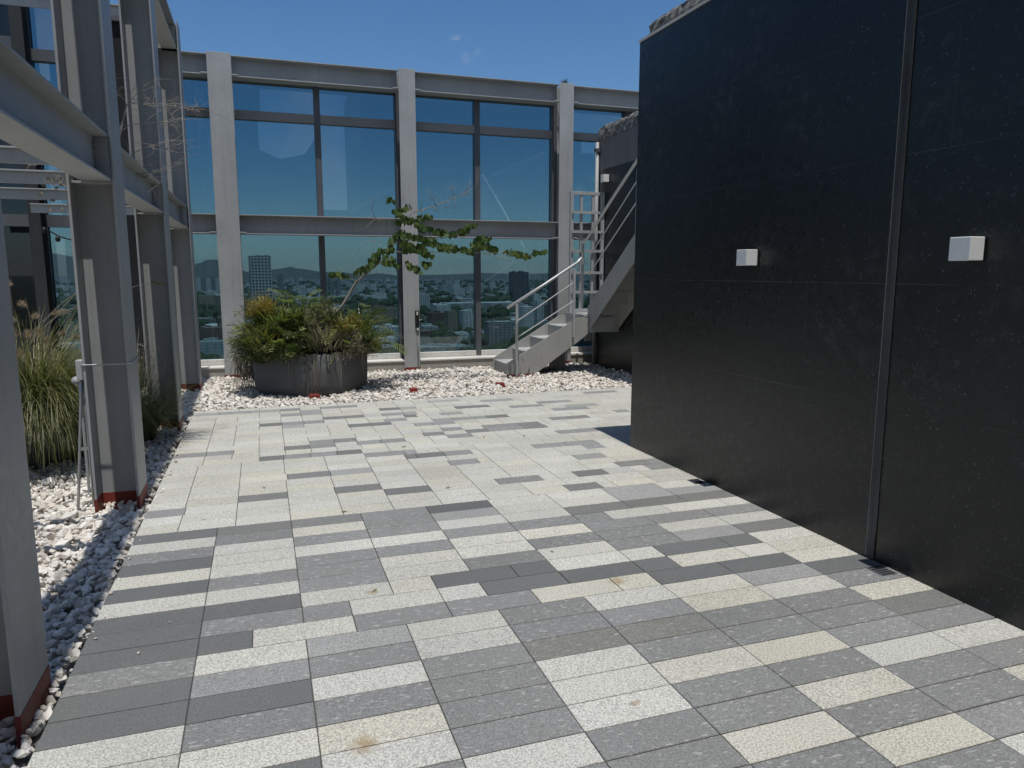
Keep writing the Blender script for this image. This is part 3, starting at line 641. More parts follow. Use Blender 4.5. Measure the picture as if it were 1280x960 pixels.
# ------------------------------------------------------------------ steel stair
st = thing('steel_stair', 'grey steel stair with a landing, turning up beside the black wall', 'stair', (4.2, 11.1, 0))
YA, YB = 10.72, 11.46
def outline(pl, y): return [(P(u, v, y).x, P(u, v, y).z) for u, v in pl]
front = outline([(634, 454), (722, 397), (736, 397), (736, 416), (727, 424), (662, 468), (634, 468)], YA)
front[-1] = (front[-1][0], -.03); front[-2] = (front[-2][0] + .02, -.03)
MB().prism(front, 'y', YA, YA + .012).build('stringer', M['stair'], st, bevel=.002)
dxb = 0.0
MB().prism([(x, z) for x, z in front], 'y', YB, YB + .012).build('stringer', M['stair'], st, bevel=.002)
x1s = [3.60, 3.91, 4.22, 4.54, 4.86]; zsT = [.185, .372, .56, .75, .94]
for k in range(4):
    MB().box(x1s[k], x1s[k] + .325, YA + .014, YB - .002, zsT[k] - .03, zsT[k]).build('tread', M['sill'] if False else M['steel_light'], st, bevel=.003)
for k in range(5):
    zb = -.03 if k == 0 else zsT[k - 1] + .001
    MB().box(x1s[k] + .004, x1s[k] + .016, YA + .014, YB - .002, zb, zsT[k] - .031).build('riser', M['stair'], st)
b = MB().box(front[0][0] - .002, front[-2][0] + .10, YA - .003, YA + .015, -.04, .03); b.build('red_base', M['red'], st)
MB().box(4.86, 5.49, YA + .014, YB + .05, .905, .94).build('landing', M['steel_light'], st, bevel=.003)
MB().box(4.95, 5.48, YA + .02, YB + .04, .74, .904).build('landing_frame', M['stair'], st)
# upper flight climbs towards the viewer along the back black wall
XU0, XU1 = 4.96, 5.47
yz = [(10.78, .66), (10.78, 1.05)]; run, rise, NU = .262, .19, 13
ytop = 10.70 - NU * run; ztop_ = .94 + NU * rise
up = [(10.80, .64), (10.80, 1.06), (ytop, ztop_ + .13), (ytop, ztop_ - .22)]
for x in (XU0, XU1): MB().prism(up, 'x', x, x + .014).build('stringer', M['stair'], st, bevel=.002)
for k in range(NU):
    ya = 10.70 - k * run; z = .94 + (k + 1) * rise
    MB().box(XU0 + .016, XU1 - .002, ya - run - .02, ya, z - .03, z).build('tread', M['steel_light'], st)
    MB().box(XU0 + .016, XU1 - .002, ya - .012, ya, z - rise + .001, z - .031).build('riser', M['steel_light'], st)  # bounce light from the gravel put into a paler riser colour
MB().box(XU0 + .015, XU1 - .004, 10.702, 10.716, .655, .90).build('soffit', M['steel_light'], st)
MB().box(XU1 - .10, XU1 - .004, 10.69, 10.7015, .655, 1.1).build('soffit', M['stair'], st)
# lower railing
RY = YA - .028
hr = [P(634, 385, RY), P(680, 356, RY), P(722, 328, RY), P(727, 322, RY)]
MB().tube(hr, .022, 10).build('handrail', M['rail'], st, smooth=True)
for (u0, v0, u1) in ((646, 380, 646), (718, 336, 718)):
    top = P(u0, v0, RY); bot = P(u0, 470 if u0 < 700 else 421, RY)
    MB().box(top.x - .018, top.x + .018, RY - .018, RY + .018, max(bot.z, -.02), top.z).build('post', M['rail'], st, bevel=.003)
MB().tube([P(647, 401, RY), P(719, 352, RY)], .009, 8).build('rail_rod', M['rail'], st)
MB().tube([P(648, 421, RY), P(719, 375, RY)], .009, 8).build('rail_rod', M['rail'], st)
# upper railing, in the plane of the outer stringer
XR = XU0 - .025
ha = [PX(729, 330, XR), PX(728, 305, XR), PX(733, 300, XR), PX(765, 249, XR), PX(797, 200, XR)]
dd = (ha[4] - ha[3]); ha.append(ha[4] + dd * 1.6)
MB().tube(ha, .022, 10).build('handrail', M['rail'], st, smooth=True)
for (u0, v0, v1) in ((728.5, 303, 384),):
    a, c = PX(u0, v0, XR), PX(u0, v1, XR); MB().box(XR - .018, XR + .018, a.y - .018, a.y + .018, c.z, a.z).build('post', M['rail'], st)
for (u0, v0, u1, v1) in ((733, 327, 793.7, 230), (736, 343, 793, 256.5)):
    a, c = PX(u0, v0, XR), PX(u1, v1, XR); MB().tube([a, c, c + (c - a) * .8], .009, 8).build('rail_rod', M['rail'], st)
for f in (.45, .9):
    yy = 10.7 - f * 3.4; zz = .94 + f * 3.4 * rise / run
    MB().box(XR - .018, XR + .018, yy - .018, yy + .018, zz, zz + .95).build('post', M['rail'], st)
gp = thing('guard_panel', 'tall welded steel grid panel standing behind the stair landing', 'guard panel', (5.18, 11.36, .9))
ya = 11.36; X0g, X1g = 4.875, 5.488; Zb, Zt = .945, P(735, 240, 11.36).z
f = MB().box(X0g, X0g + .055, ya - .025, ya + .025, Zb, Zt).box(X1g - .055, X1g, ya - .025, ya + .025, Zb, Zt)
f.box(X0g + .056, X1g - .056, ya - .025, ya + .025, Zt - .055, Zt).box(X0g + .056, X1g - .056, ya - .025, ya + .025, Zb, Zb + .055); f.build('frame', M['steel_light'], gp, bevel=.003)
for x in (5.075, 5.285): MB().box(x - .022, x + .022, ya - .018, ya + .018, Zb + .056, Zt - .056).build('bar', M['steel_light'], gp)
for v in (266, 290, 314, 341, 365):
    z = P(735, v, ya).z; MB().box(X0g + .02, X1g - .02, ya - .048, ya - .026, z - .022, z + .022).build('cross_bar', M['steel_light'], gp)
po_ = thing('support_post', 'dark steel post holding up the stair landing', 'post', (4.55, 10.9, 0))
MB().box(4.44, 4.66, 11.0, 11.16, -.05, .46).build('shaft', M['mullion'], po_, bevel=.004)
MB().box(4.40, 4.70, 10.97, 11.19, -.05, .0).build('foot_plate', M['mullion'], po_)
jb2 = thing('junction_box', 'small white junction box under the stair landing', 'junction box', (5.15, 11.3, .45))
q = P(735, 421, 11.3); MB().box(q.x - .06, q.x + .06, 11.27, 11.33, q.z - .07, q.z + .07).build('box', M['steel_light'], jb2, bevel=.004)
MB().tube([(q.x, 11.30, q.z + .07), (q.x, 11.30, .74)], .012, 8).build('conduit', M['steel'], jb2)
for (u, v, y, w, lb) in ((393, 493.5, 9.62, .125, 'dull red stub sticking out of the gravel in front of the planter'), (625, 483, 9.81, .12, 'dull red stub in the gravel before the stair foot'), (517, 489, 9.72, .10, 'dull red stub in the shade of the small tree')):
    q = P(u, v, y); o = thing('painted_stub', lb, 'stub', (q.x, y, 0), 'red painted stubs in the gravel')
    MB().box(q.x - w / 2, q.x + w / 2, y - .05, y + .05, -.05, .058).build('cap', M['red'], o, bevel=.012)
    MB().box(q.x - w / 2 - .012, q.x + w / 2 + .012, y - .062, y + .062, -.05, .02).build('base', M['red'], o, bevel=.006)

# junction box on conduit legs by the wired column
jb = thing('junction_box', 'pale junction box on two thin conduit legs beside the wired column', 'junction box', (-1.2, 5.5, 0))
MB().box(-1.178, -1.135, 5.44, 5.52, .90, 1.03).build('box', M['steel_light'], jb, bevel=.004)
MB().tube([(-1.158, 5.48, .90), (-1.168, 5.48, .8), (-1.205, 5.47, .4), (-1.246, 5.46, -.03)], .0095, 8).build('conduit', M['galv'], jb, smooth=True)
MB().tube([(-1.148, 5.49, .90), (-1.15, 5.49, .6), (-1.16, 5.52, -.03)], .008, 8).build('conduit', M['galv'], jb, smooth=True)
MB().box(-1.21, -1.145, 5.465, 5.485, .42, .44).build('clip', M['galv'], jb)
sp_ = thing('spotlight', 'small round garden spotlight against the fountain grass', 'spotlight', (-1.28, 5.9, .8))
MB().tube([(-1.26, 5.9, -.03), (-1.26, 5.9, .80)], .01, 8).build('stake', M['steel'], sp_)
MB().tube([(-1.27, 5.84, .85), (-1.26, 5.95, .80)], [.028, .024], 14).build('lamp_head', M['steel'], sp_, smooth=True)

# ------------------------------------------------------------------ vegetation
def rv(a, b): return random.uniform(a, b)
def blade(mb, p, az, L, lean, droop, w, tone, seg=6):
    """a thin arching blade of grass"""
    d = Vector((math.cos(az), math.sin(az), 0)); side = Vector((-d.y, d.x, 0)); pts = []; q = Vector(p); th = lean
    for k in range(seg + 1):
        f = k / seg; ww = w * (1 - f ** 1.6) + .0004
        pts.append((q - side * ww, q + side * ww)); th2 = th + droop * f
        q = q + (d * math.sin(th2) + Vector((0, 0, 1)) * math.cos(th2)) * (L / seg)
    vs = [x for pr in pts for x in pr]; mb.add(vs, [(2 * k, 2 * k + 1, 2 * k + 3, 2 * k + 2) for k in range(seg)], tone); return q, d, th2
def grass_clump(mb, c, r, n, L, droop=(1.0, 2.2), w=.0035, tone=None, lean=(.0, .6)):
    for _ in range(n):
        az = rv(0, 6.283); rr = r * math.sqrt(random.random()); p = (c[0] + rr * math.cos(az), c[1] + rr * math.sin(az), c[2])
        blade(mb, p, az + rv(-.6, .6), rv(*L), rv(*lean), rv(*droop), w * rv(.7, 1.3), min(1, max(0, random.gauss(.42, .22))) if tone is None else tone())
def plume(parent, base, az, lean, L):
    """a stalk with a soft bottle brush seed head"""
    d = Vector((math.cos(az), math.sin(az), 0)); q = Vector(base); pts = [q.copy()]; th = lean
    for k in range(10):
        th += .055 + .012 * k; q = q + (d * math.sin(th) + Vector((0, 0, math.cos(th)))) * (L / 10); pts.append(q.copy())
    stalk = MB().tube(pts, .0022, 4).build('stalk', M['dry'], parent)
    mb = MB(); ax = (d * math.sin(th + .2) + Vector((0, 0, math.cos(th + .2)))).normalized(); H = rv(.14, .2)
    for _ in range(420):
        f = random.random(); o = q + ax * (f * H) - Vector((0, 0, f * f * .03)); r = .030 * math.sin(math.pi * min(1, f * .85 + .12)) + .004
        v = Vector((random.gauss(0, 1), random.gauss(0, 1), random.gauss(0, 1))).normalized() * r * rv(.7, 1.4) + ax * .012
        s = v.cross(ax).normalized() * .0018; mb.add([o - s, o + s, o + v], [(0, 1, 2)], random.random())
    mb.build('seed_head', M['plume'], stalk)

def pot(name, label, c, prof, sy=1.0):
    o = thing(name, label, 'planter', (c[0], c[1], 0))
    MB().lathe(prof, (c[0], c[1], 0), 64, sy=sy).build('bowl', M['pot'], o, smooth=True)
    return o
pl = pot('planter_bowl', 'large round dark grey planter standing on the white gravel', PC, [(.001, -.05), (.62, -.05), (.705, -.01), (.745, .06), (.760, .15), (.765, .30), (.768, .53), (.755, .545), (.725, .545), (.715, .52), (.70, .46)])
MB().lathe([(.001, .485), (.72, .475)], (PC[0], PC[1], 0), 40).build('soil', M['soil'], pl)
pl2 = pot('planter_bowl', 'dark round planter half hidden under the fountain grass', (-1.93, 7.35), [(.001, -.05), (.40, -.05), (.50, .05), (.55, .2), (.56, .42), (.54, .43), (.52, .40), (.50, .36)])
MB().lathe([(.001, .38), (.53, .37)], (-1.93, 7.35, 0), 32).build('soil', M['soil'], pl2)

fg = thing('fountain_grass', 'big clump of fountain grass with pinkish seed heads at the left edge', 'grass clump', (-1.93, 7.3, .38))
mb = MB(); grass_clump(mb, (-1.93, 7.3, .36), .36, 3400, (.6, 1.15), (1.5, 2.9), .0030, lean=(.05, .8))
grass_clump(mb, (-1.78, 7.0, .36), .30, 1900, (.6, 1.15), (1.9, 3.0), .0030, lean=(.2, 1.0))
grass_clump(mb, (-2.05, 7.0, .36), .3, 1500, (.7, 1.25), (1.7, 2.9), .0030, lean=(.15, .9))
grass_clump(mb, (-1.95, 7.3, .36), .3, 420, (.9, 1.3), (.6, 1.5), .0020, lambda: rv(.55, 1.0), lean=(.1, .6))
tag(mb.build('blades', M['grass'], fg), kind='stuff')
for (u, v, y) in ((12, 372, 6.6), (22, 400, 6.9), (55, 396, 7.3), (62, 392, 7.0), (66, 405, 7.3), (36, 432, 6.6), (78, 402, 7.4), (50, 428, 6.6), (90, 335, 7.2), (70, 345, 7.3), (20, 430, 6.7), (206, 372, 8.0), (30, 386, 6.8), (45, 410, 6.7), (15, 416, 6.5), (84, 418, 7.2), (58, 440, 6.5), (26, 452, 6.5), (42, 372, 7.3)):
    tip = P(u, v, y); base = Vector((-1.95 + rv(-.2, .2), 7.3 + rv(-.2, .2), .37)); d = tip - base; az = math.atan2(d.y, d.x); L = d.length * 1.06
    el = math.atan2(math.hypot(d.x, d.y), d.z); plume(fg, base, az, max(0, el - .62), L)
db = thing('grass_clump', 'dark green needle clump with dry seed stems behind the wired column', 'grass clump', (-1.2, 7.65, 0))
mb = MB(); grass_clump(mb, (-1.19, 7.65, -.02), .13, 1300, (.45, .85), (.5, 1.9), .003, lean=(.0, .55)); tag(mb.build('blades', M['darkgrass'], db), kind='stuff')
mb = MB(); grass_clump(mb, (-1.18, 7.65, .1), .11, 110, (.7, 1.15), (.1, .7), .0026, lean=(.0, .3))
for _ in range(260):
    p = Vector((-1.12 + random.gauss(0, .08), 7.65 + random.gauss(0, .08), rv(.68, .95))); v = Vector((random.gauss(0, 1), random.gauss(0, 1), random.gauss(0, 1))).normalized() * .022
    s = Vector((random.gauss(0, 1), random.gauss(0, 1), random.gauss(0, 1))).normalized() * .006; mb.add([p - s, p + s, p + v], [(0, 1, 2)], random.random())
tag(mb.build('dry_stems', M['dry'], db), kind='stuff')
dt = thing('dry_grass_tuft', 'tuft of pale dry grass between the facade column and the round planter', 'grass clump', (-.28, 10.9, 0))
mb = MB(); 
for _ in range(210):
    u = rv(292, 322); q = P(u, rv(438, 450), 10.75 + rv(-.14, .14)); L_ = rv(.2, .62); e = Vector((q.x + random.gauss(.02, .06), q.y + rv(-.08, .08), max(-.03, q.z - L_)))
    mb.tube([q, q.lerp(e, .5) + Vector((rv(-.025, .025), rv(-.03, .03), 0)), e], [.0030, .0034, .0016], 3, rv(.3, 1), False)
tag(mb.build('stems', M['dry'], dt), kind='stuff')
# fibres hanging over the planter's rim
fb = MB()
for (a0, a1, n, l0, l1) in ((-1.72, -1.52, 30, .2, .56), (-1.22, -1.05, 6, .2, .5), (-2.05, -1.9, 4, .15, .5), (-.72, -.5, 8, .15, .4), (-2.6, -.4, 50, .04, .14)):
    for _ in range(n):
        a = rv(a0, a1); L = rv(l0, l1); r = PR + .006; pts = []
        for k in range(6):
            z = .56 - L * k / 5; pts.append((PC[0] + (r + rv(0, .012)) * math.cos(a + rv(-.012, .012)), PC[1] + (r + rv(0, .012)) * math.sin(a + rv(-.012, .012)), max(z, -.02)))
        fb.tube([(PC[0] + .70 * math.cos(a), PC[1] + .70 * math.sin(a), .56)] + pts, .0016, 3, random.random(), False)
ff = thing('hanging_fibres', 'pale dry root fibres hanging down the front of the round planter', 'plant', (PC[0], PC[1] - PR, .5))
tag(fb.build('fibres', M['dry'], ff), kind='stuff')

def lobed_leaf(mb, p, d, up, L, tone):
    """deeply cut leaf: midrib with finger lobes on both sides"""
    d = d.normalized(); s = d.cross(up).normalized(); nrm = s.cross(d)
    for k in range(7):
        f = .12 + .8 * k / 6; o = p + d * (L * f) - nrm * (-.25 * L * f * (1 - f)) + Vector((0, 0, -.22 * L * f * f)); ll = L * .52 * math.sin(math.pi * (f * .78 + .14)); wv = L * .042
        for sg in (-1, 1):
            tip = o + (s * sg * .9 + d * .62).normalized() * ll + nrm * (.12 * ll) + Vector((0, 0, -.15 * ll)); m = o + (tip - o) * .55
            mb.add([o - d * wv * .6, m - d * wv, tip, m + d * wv, o + d * wv * .6], [(0, 1, 2, 3, 4)], tone)
    e = p + d * L + Vector((0, 0, -.22 * L)); o = p + d * (L * .8) + Vector((0, 0, -.12 * L)); mb.add([o - s * L * .05, e, o + s * L * .05], [(0, 1, 2)], tone)
def philodendron(label, c, n, r, h, L, seed):
    o = thing('philodendron', label, 'plant', c, 'plants in the round planter'); st_ = MB(); lf = MB(); c = Vector(c)
    for _ in range(n):
        az = rv(0, 6.283); el = math.acos(random.random() ** .8 * .98); R_ = rv(.55, 1)
        tip = c + Vector((math.cos(az) * math.sin(el) * r * R_, math.sin(az) * math.sin(el) * r * R_, max(.06, math.cos(el) * h * R_ + .05)))
        dr = (tip - c); st_.tube([c + Vector((rv(-.05, .05), rv(-.05, .05), 0)), c + dr * .5 + Vector((0, 0, .06)), tip], .004, 4, .5, False)
        lobed_leaf(lf, tip, Vector((math.cos(az), math.sin(az), rv(-.5, .9))), Vector((rv(-.4, .4), rv(-.4, .4), 1)), L * rv(.7, 1.2), min(1, max(0, random.gauss(.42, .38))))
    st_.build('stems', M['philo'], o); tag(lf.build('leaves', M['philo'], o), kind='stuff')
def feathery(name, label, c, r, h, n, mat, nl=.03, sx=1.0, per=70, core=True):
    o = thing(name, label, 'plant', c, 'plants in the round planter'); mb = MB(); c = Vector(c)
    for _ in range(n):
        az = rv(0, 6.283); el = math.acos(random.random() ** .7 * .99); R_ = rv(.6, 1.08)
        tip = c + Vector((math.cos(az) * math.sin(el) * r * sx, math.sin(az) * math.sin(el) * r, math.cos(el) * h)) * R_
        tn = min(1, max(0, random.gauss(.40, .26)))
        for k in range(int(per * .75)):
            f = random.random() ** .6; p = c.lerp(tip, f) + Vector((0, 0, .10 * f * (1 - f))); sp = .018 + .05 * f
            p += Vector((random.gauss(0, sp * .5), random.gauss(0, sp * .5), random.gauss(0, sp * .5)))
            v = ((tip - c).normalized() * .7 + Vector((random.gauss(0, .8), random.gauss(0, .8), random.gauss(0, .6)))).normalized() * nl * rv(.6, 1.4)
            s = v.cross(Vector((random.gauss(0, 1), random.gauss(0, 1), random.gauss(0, 1)))).normalized() * .0034; mb.add([p - s, p + s, p + v + s * .4, p + v - s * .4], [(0, 1, 2, 3)], min(1, max(0, tn + random.gauss(0, .22))))
    tag(mb.build('foliage', mat, o), kind='stuff')
zS = .50
philodendron('glossy cut-leaf plant at the left of the round planter', (.12, 10.22, zS), 150, .46, .52, .22, 1)
philodendron('cut-leaf plant standing tallest behind the golden fern', (.50, 10.45, zS + .05), 150, .50, .80, .24, 2)
philodendron('cut-leaf plant spilling over the right rim of the planter', (1.18, 10.35, zS), 170, .62, .60, .22, 3)
philodendron('small cut-leaf plant at the front of the planter', (.32, 9.92, zS), 70, .30, .36, .19, 4)
feathery('asparagus_fern', 'yellowish feathery fern at the top left of the planter', (.02, 10.42, zS), .44, .84, 85, M['fern'], .045, per=90)
feathery('asparagus_fern', 'golden feathery tips right of the planter centre', (1.10, 10.10, zS + .24), .24, .30, 60, M['fern_gold'], .035, per=80)
feathery('asparagus_fern', 'golden brown feathery fern in the middle of the planter', (.82, 10.22, zS), .36, .76, 85, M['fern'], .04, per=90)
feathery('dry_shrub', 'grey brown dry shrub at the front centre of the planter', (.62, 10.08, zS), .36, .66, 90, M['greyshrub'], .036, per=90)
feathery('dry_shrub', 'grey drooping shrub over the right front rim of the planter', (1.14, 9.95, zS - .02), .32, .42, 75, M['greyshrub'], .036, per=90)
feathery('asparagus_fern', 'green feathery fern drooping over the left rim of the planter', (-.06, 9.98, zS - .05), .40, .46, 110, M['darkgrass'], .04, per=90)
feathery('asparagus_fern', 'golden orange tips at the upper left of the planter', (.0, 10.30, zS + .52), .22, .28, 50, M['fern_gold'], .035, per=80)

feathery('asparagus_fern', 'low green fern hanging over the front left rim of the planter', (.22, 9.82, zS + .0), .26, .20, 60, M['darkgrass'], .04, per=80)
feathery('dry_shrub', 'olive brown fern hanging over the right rim of the planter', (1.32, 10.08, zS + .0), .30, .30, 70, M['fern'], .04, per=80)

def strap(label, c, r, n, L, mat):
    o = thing('spiky_plant', label, 'plant', c, 'plants in the round planter'); mb = MB()
    for _ in range(n):
        a = rv(0, 6.283); q = r * math.sqrt(random.random())
        blade(mb, (c[0] + q * math.cos(a), c[1] + q * math.sin(a), c[2] + rv(0, .25)), a + rv(-.7, .7), rv(*L), rv(.1, 1.0), rv(.2, 1.3), rv(.006, .012), min(1, max(0, random.gauss(.5, .35))), 4)
    tag(mb.build('leaves', mat, o), kind='stuff')
strap('olive spiky leaves poking up at the back left of the planter', (.28, 10.35, zS + .25), .34, 330, (.22, .42), M['philo'])
strap('olive spiky leaves at the back right of the planter', (1.12, 10.45, zS + .12), .40, 330, (.20, .40), M['philo'])
strap('yellowish spiky leaves at the left front of the planter', (.05, 10.0, zS + .05), .30, 260, (.16, .32), M['fern'])
strap('spiky leaves at the front middle of the planter below the golden fern', (.75, 9.98, zS + .05), .32, 240, (.14, .30), M['greyshrub'])

def tree_leaf(mb, p, s, tone, hang=.8):
    """round two lobed leaf hanging from p"""
    az = rv(0, 6.283); n = Vector((math.cos(az), math.sin(az), rv(-.3, .5))).normalized()
    dn = Vector((rv(-.5, .5), rv(-.5, .5), -hang)).normalized(); dn = (dn - n * dn.dot(n)).normalized(); sd = n.cross(dn)
    o = [(0, 0), (.45, -.03), (.62, .35), (.5, .8), (.16, 1.05), (0, .86), (-.16, 1.05), (-.5, .8), (-.62, .35), (-.45, -.03)]
    mb.add([p + sd * (a * s) + dn * (b * s) + n * (abs(a) * s * .18) for a, b in o], [(0, 1, 2, 3, 4, 5), (0, 5, 6, 7, 8, 9)], tone)
tr = thing('planter_tree', 'slender small tree with round leaves leaning out of the planter', 'tree', (1.02, 10.5, .48))
wood = MB()
def br(pix, y, r0, r1, jit=.0, n=6):
    pts = [P(u, v, yy) for (u, v), yy in zip(pix, np.linspace(y[0], y[1], len(pix)))]
    wood.tube(pts, list(np.linspace(r0, r1, len(pts))), n); return pts
br([(417, 400), (430, 378), (446, 352), (462, 338), (477, 326), (488, 312), (497, 296), (505, 278)], (10.5, 10.7), .022, .010)
b_low = br([(447, 352), (440, 349), (430, 348), (418, 347)], (10.55, 10.4), .006, .003)
b_mid = br([(462, 338), (464, 326), (476, 316), (488, 308), (500, 300)], (10.6, 10.5), .007, .004)
b_r1 = br([(488, 314), (510, 316), (540, 315), (560, 315), (585, 315), (605, 317), (625, 322), (642, 326)], (10.65, 10.35), .008, .003)
b_r2 = br([(505, 300), (530, 302), (552, 298), (572, 292), (592, 280)], (10.68, 10.95), .006, .003)
b_r3 = br([(605, 317), (620, 316), (645, 318), (662, 318), (676, 317)], (10.4, 10.2), .004, .002)
b_up = br([(497, 296), (505, 278), (515, 266), (530, 262), (555, 253), (568, 247), (580, 242), (590, 236)], (10.7, 10.8), .008, .003)
b_u2 = br([(505, 278), (498, 266), (494, 255), (490, 246)], (10.7, 10.6), .005, .002)
for pix, y in (([(568, 247), (566, 238), (563, 228)], (10.8, 10.7)), ([(575, 244), (585, 243), (592, 240)], (10.8, 10.9)), ([(560, 251), (562, 258), (568, 262)], (10.8, 10.8)), ([(580, 242), (586, 232), (590, 226)], (10.8, 10.85)),
               ([(545, 257), (541, 248), (545, 240)], (10.75, 10.7)), ([(500, 290), (484, 274), (470, 273), (461, 280), (456, 287)], (10.7, 10.3)), ([(470, 273), (464, 262), (468, 248), (474, 240)], (10.5, 10.4)),
               ([(477, 303), (466, 300), (455, 304), (446, 312)], (10.55, 10.4)), ([(464, 326), (477, 312), (490, 304)], (10.55, 10.5)), ([(475, 303), (476, 310)], (10.55, 10.5)), ([(541, 257), (546, 262), (547, 266)], (10.7, 10.7)), ([(525, 263), (528, 252), (534, 246)], (10.7, 10.6)), ([(490, 304), (485, 288), (489, 268)], (10.6, 10.6))):
    br(pix, y, .0042, .0016, n=5)
tw = random.Random(11)
for k in range(46):
    u, v = [(530, 262), (555, 253), (568, 247), (580, 242), (590, 236), (541, 248), (566, 238), (470, 273), (466, 300), (545, 262), (585, 243), (520, 264)][k % 12]
    p = P(u + tw.uniform(-4, 4), v + tw.uniform(-2, 2), 10.75 + tw.uniform(-.1, .1)); d = Vector((tw.gauss(0, 1), tw.gauss(0, .5), tw.gauss(.2, .9))).normalized(); L_ = tw.uniform(.08, .24)
    wood.tube([p, p + d * L_ * .5 + Vector((tw.gauss(0, .015), 0, tw.gauss(0, .015))), p + d * L_ + Vector((tw.gauss(0, .03), 0, tw.gauss(0, .03)))], [.0026, .0018, .0010], 4)
wood.build('trunk', M['bark'], tr, smooth=True)
lv = MB()
def leaves(u0, v0, u1, v1, n, y0, y1, s=.055, tmax=.75, jy=.1):
    s *= 1.15
    for k in range(int(n * 1.9)):
        f = random.random(); p = P(u0 + (u1 - u0) * f + rv(-3, 3), v0 + (v1 - v0) * f + rv(-2.5, 2.5), y0 + (y1 - y0) * f + rv(-jy, jy)); tree_leaf(lv, p, s * rv(.75, 1.25), min(tmax, max(0, random.gauss(.45, .22))) if tmax < .9 else rv(.6, 1))
leaves(413, 341, 440, 345, 9, 10.4, 10.5); leaves(442, 340, 464, 330, 15, 10.5, 10.6); leaves(460, 333, 472, 318, 14, 10.5, 10.6); leaves(470, 318, 490, 308, 16, 10.5, 10.6)
leaves(478, 325, 486, 328, 8, 10.5, 10.5); leaves(488, 300, 505, 288, 26, 10.6, 10.7, jy=.2); leaves(492, 278, 540, 268, 36, 10.6, 10.8, .045, jy=.22); leaves(505, 292, 545, 300, 34, 10.5, 10.8, jy=.25)
leaves(485, 318, 500, 332, 12, 10.5, 10.4, jy=.2); leaves(500, 300, 540, 318, 40, 10.4, 10.8, jy=.3); leaves(492, 262, 530, 285, 34, 10.5, 10.8, .05, jy=.25); leaves(535, 300, 560, 310, 16, 10.45, 10.6); leaves(506, 312, 532, 304, 18, 10.5, 10.6); leaves(508, 327, 526, 338, 12, 10.5, 10.4); leaves(528, 328, 536, 330, 5, 10.5, 10.4); leaves(552, 306, 592, 313, 26, 10.45, 10.5); leaves(592, 302, 618, 310, 44, 10.3, 10.5, jy=.12); leaves(596, 296, 612, 298, 16, 10.35, 10.5)
leaves(560, 293, 580, 287, 14, 10.8, 10.95); leaves(578, 288, 595, 278, 14, 10.85, 10.95); leaves(484, 248, 496, 250, 9, 10.6, 10.7, .042); leaves(498, 262, 512, 256, 10, 10.6, 10.7, .042)
leaves(632, 313, 662, 319, 20, 10.2, 10.35, .05, 1.0); leaves(640, 312, 662, 319, 16, 10.2, 10.35, .052); leaves(667, 314, 678, 314, 5, 10.2, 10.2, .055); leaves(530, 284, 556, 290, 14, 10.5, 10.8)
tag(lv.build('leaves', M['leaf'], tr), kind='stuff')

bt = thing('bare_tree', 'leafless twiggy tree rising behind the wired column', 'tree', (-1.42, 7.2, 0))
bw = MB(); rt = random.Random(5)
def twigs(p, d, L, r, depth):
    pts = [p]; q = p.copy(); dd = d.normalized()
    for k in range(4):
        dd = (dd + Vector((rt.gauss(0, .22), rt.gauss(0, .22), rt.gauss(0, .2)))).normalized(); q = q + dd * (L / 4); pts.append(q.copy())
    bw.tube(pts, list(np.linspace(r, r * .55, 5)), 4, .5, False)
    if depth > 0:
        for k in range(4 if depth > 1 else 5):
            b = pts[rt.randint(1, 4)]; twigs(b, dd + Vector((rt.gauss(0, .75), rt.gauss(0, .75), rt.gauss(0, .6))), L * rt.uniform(.45, .75), r * .6, depth - 1)
trunk = [Vector((-1.42, 7.2, -.04)), Vector((-1.38, 7.2, .8)), Vector((-1.33, 7.2, 1.6)), Vector((-1.22, 7.2, 2.3)), P(151, 165, 7.2), P(158, 132, 7.2)]
bw.tube(trunk, [.018, .017, .014, .011, .008, .006], 7)
top = trunk[-1]; mid = trunk[4]
for (s_, e, r) in ((top, P(160, 105, 7.1), .004), (top, P(190, 105, 7.2), .004), (top, P(178, 112, 7.0), .004), (mid, P(205, 132, 7.2), .005), (P(205, 132, 7.2), P(252, 128, 7.3), .003), (P(205, 132, 7.2), P(225, 120, 7.2), .003), (mid, P(148, 150, 7.1), .003),
                   (trunk[3], P(186, 178, 7.2), .005), (P(186, 178, 7.2), P(228, 192, 7.3), .003), (trunk[3], P(176, 196, 7.0), .004), (P(205, 132, 7.2), P(222, 150, 7.3), .003), (trunk[3], P(70, 214, 6.9), .006), (P(74, 214, 6.9), P(62, 228, 6.9), .003), (P(80, 220, 6.9), P(70, 262, 7.0), .003)):
    twigs(s_, e - s_, (e - s_).length, r, 2)
bw.build('branches', M['bark'], bt)
bl_ = MB()
for (u, v) in ((60, 222), (66, 225), (70, 229), (74, 226), (78, 230), (72, 233), (50, 241), (66, 250), (64, 259), (80, 259), (82, 228), (63, 224), (76, 222), (69, 220), (84, 224)):
    for q in range(4): tree_leaf(bl_, P(u + rv(-3, 3), v + rv(-2, 2), 6.9 + rv(-.1, .1)), .018, rv(.0, .3))
tag(bl_.build('leaves', M['dry'], bt), kind='stuff')
cp = thing('column_plant', 'tiny tuft of weed growing on top of the facade column behind the stair', 'plant', (5.06, 12.1, 4.77))
mb = MB(); grass_clump(mb, (5.07, 12.08, 4.762), .05, 60, (.05, .11), (.2, 1.2), .006); tag(mb.build('leaves', M['darkgrass'], cp), kind='stuff')

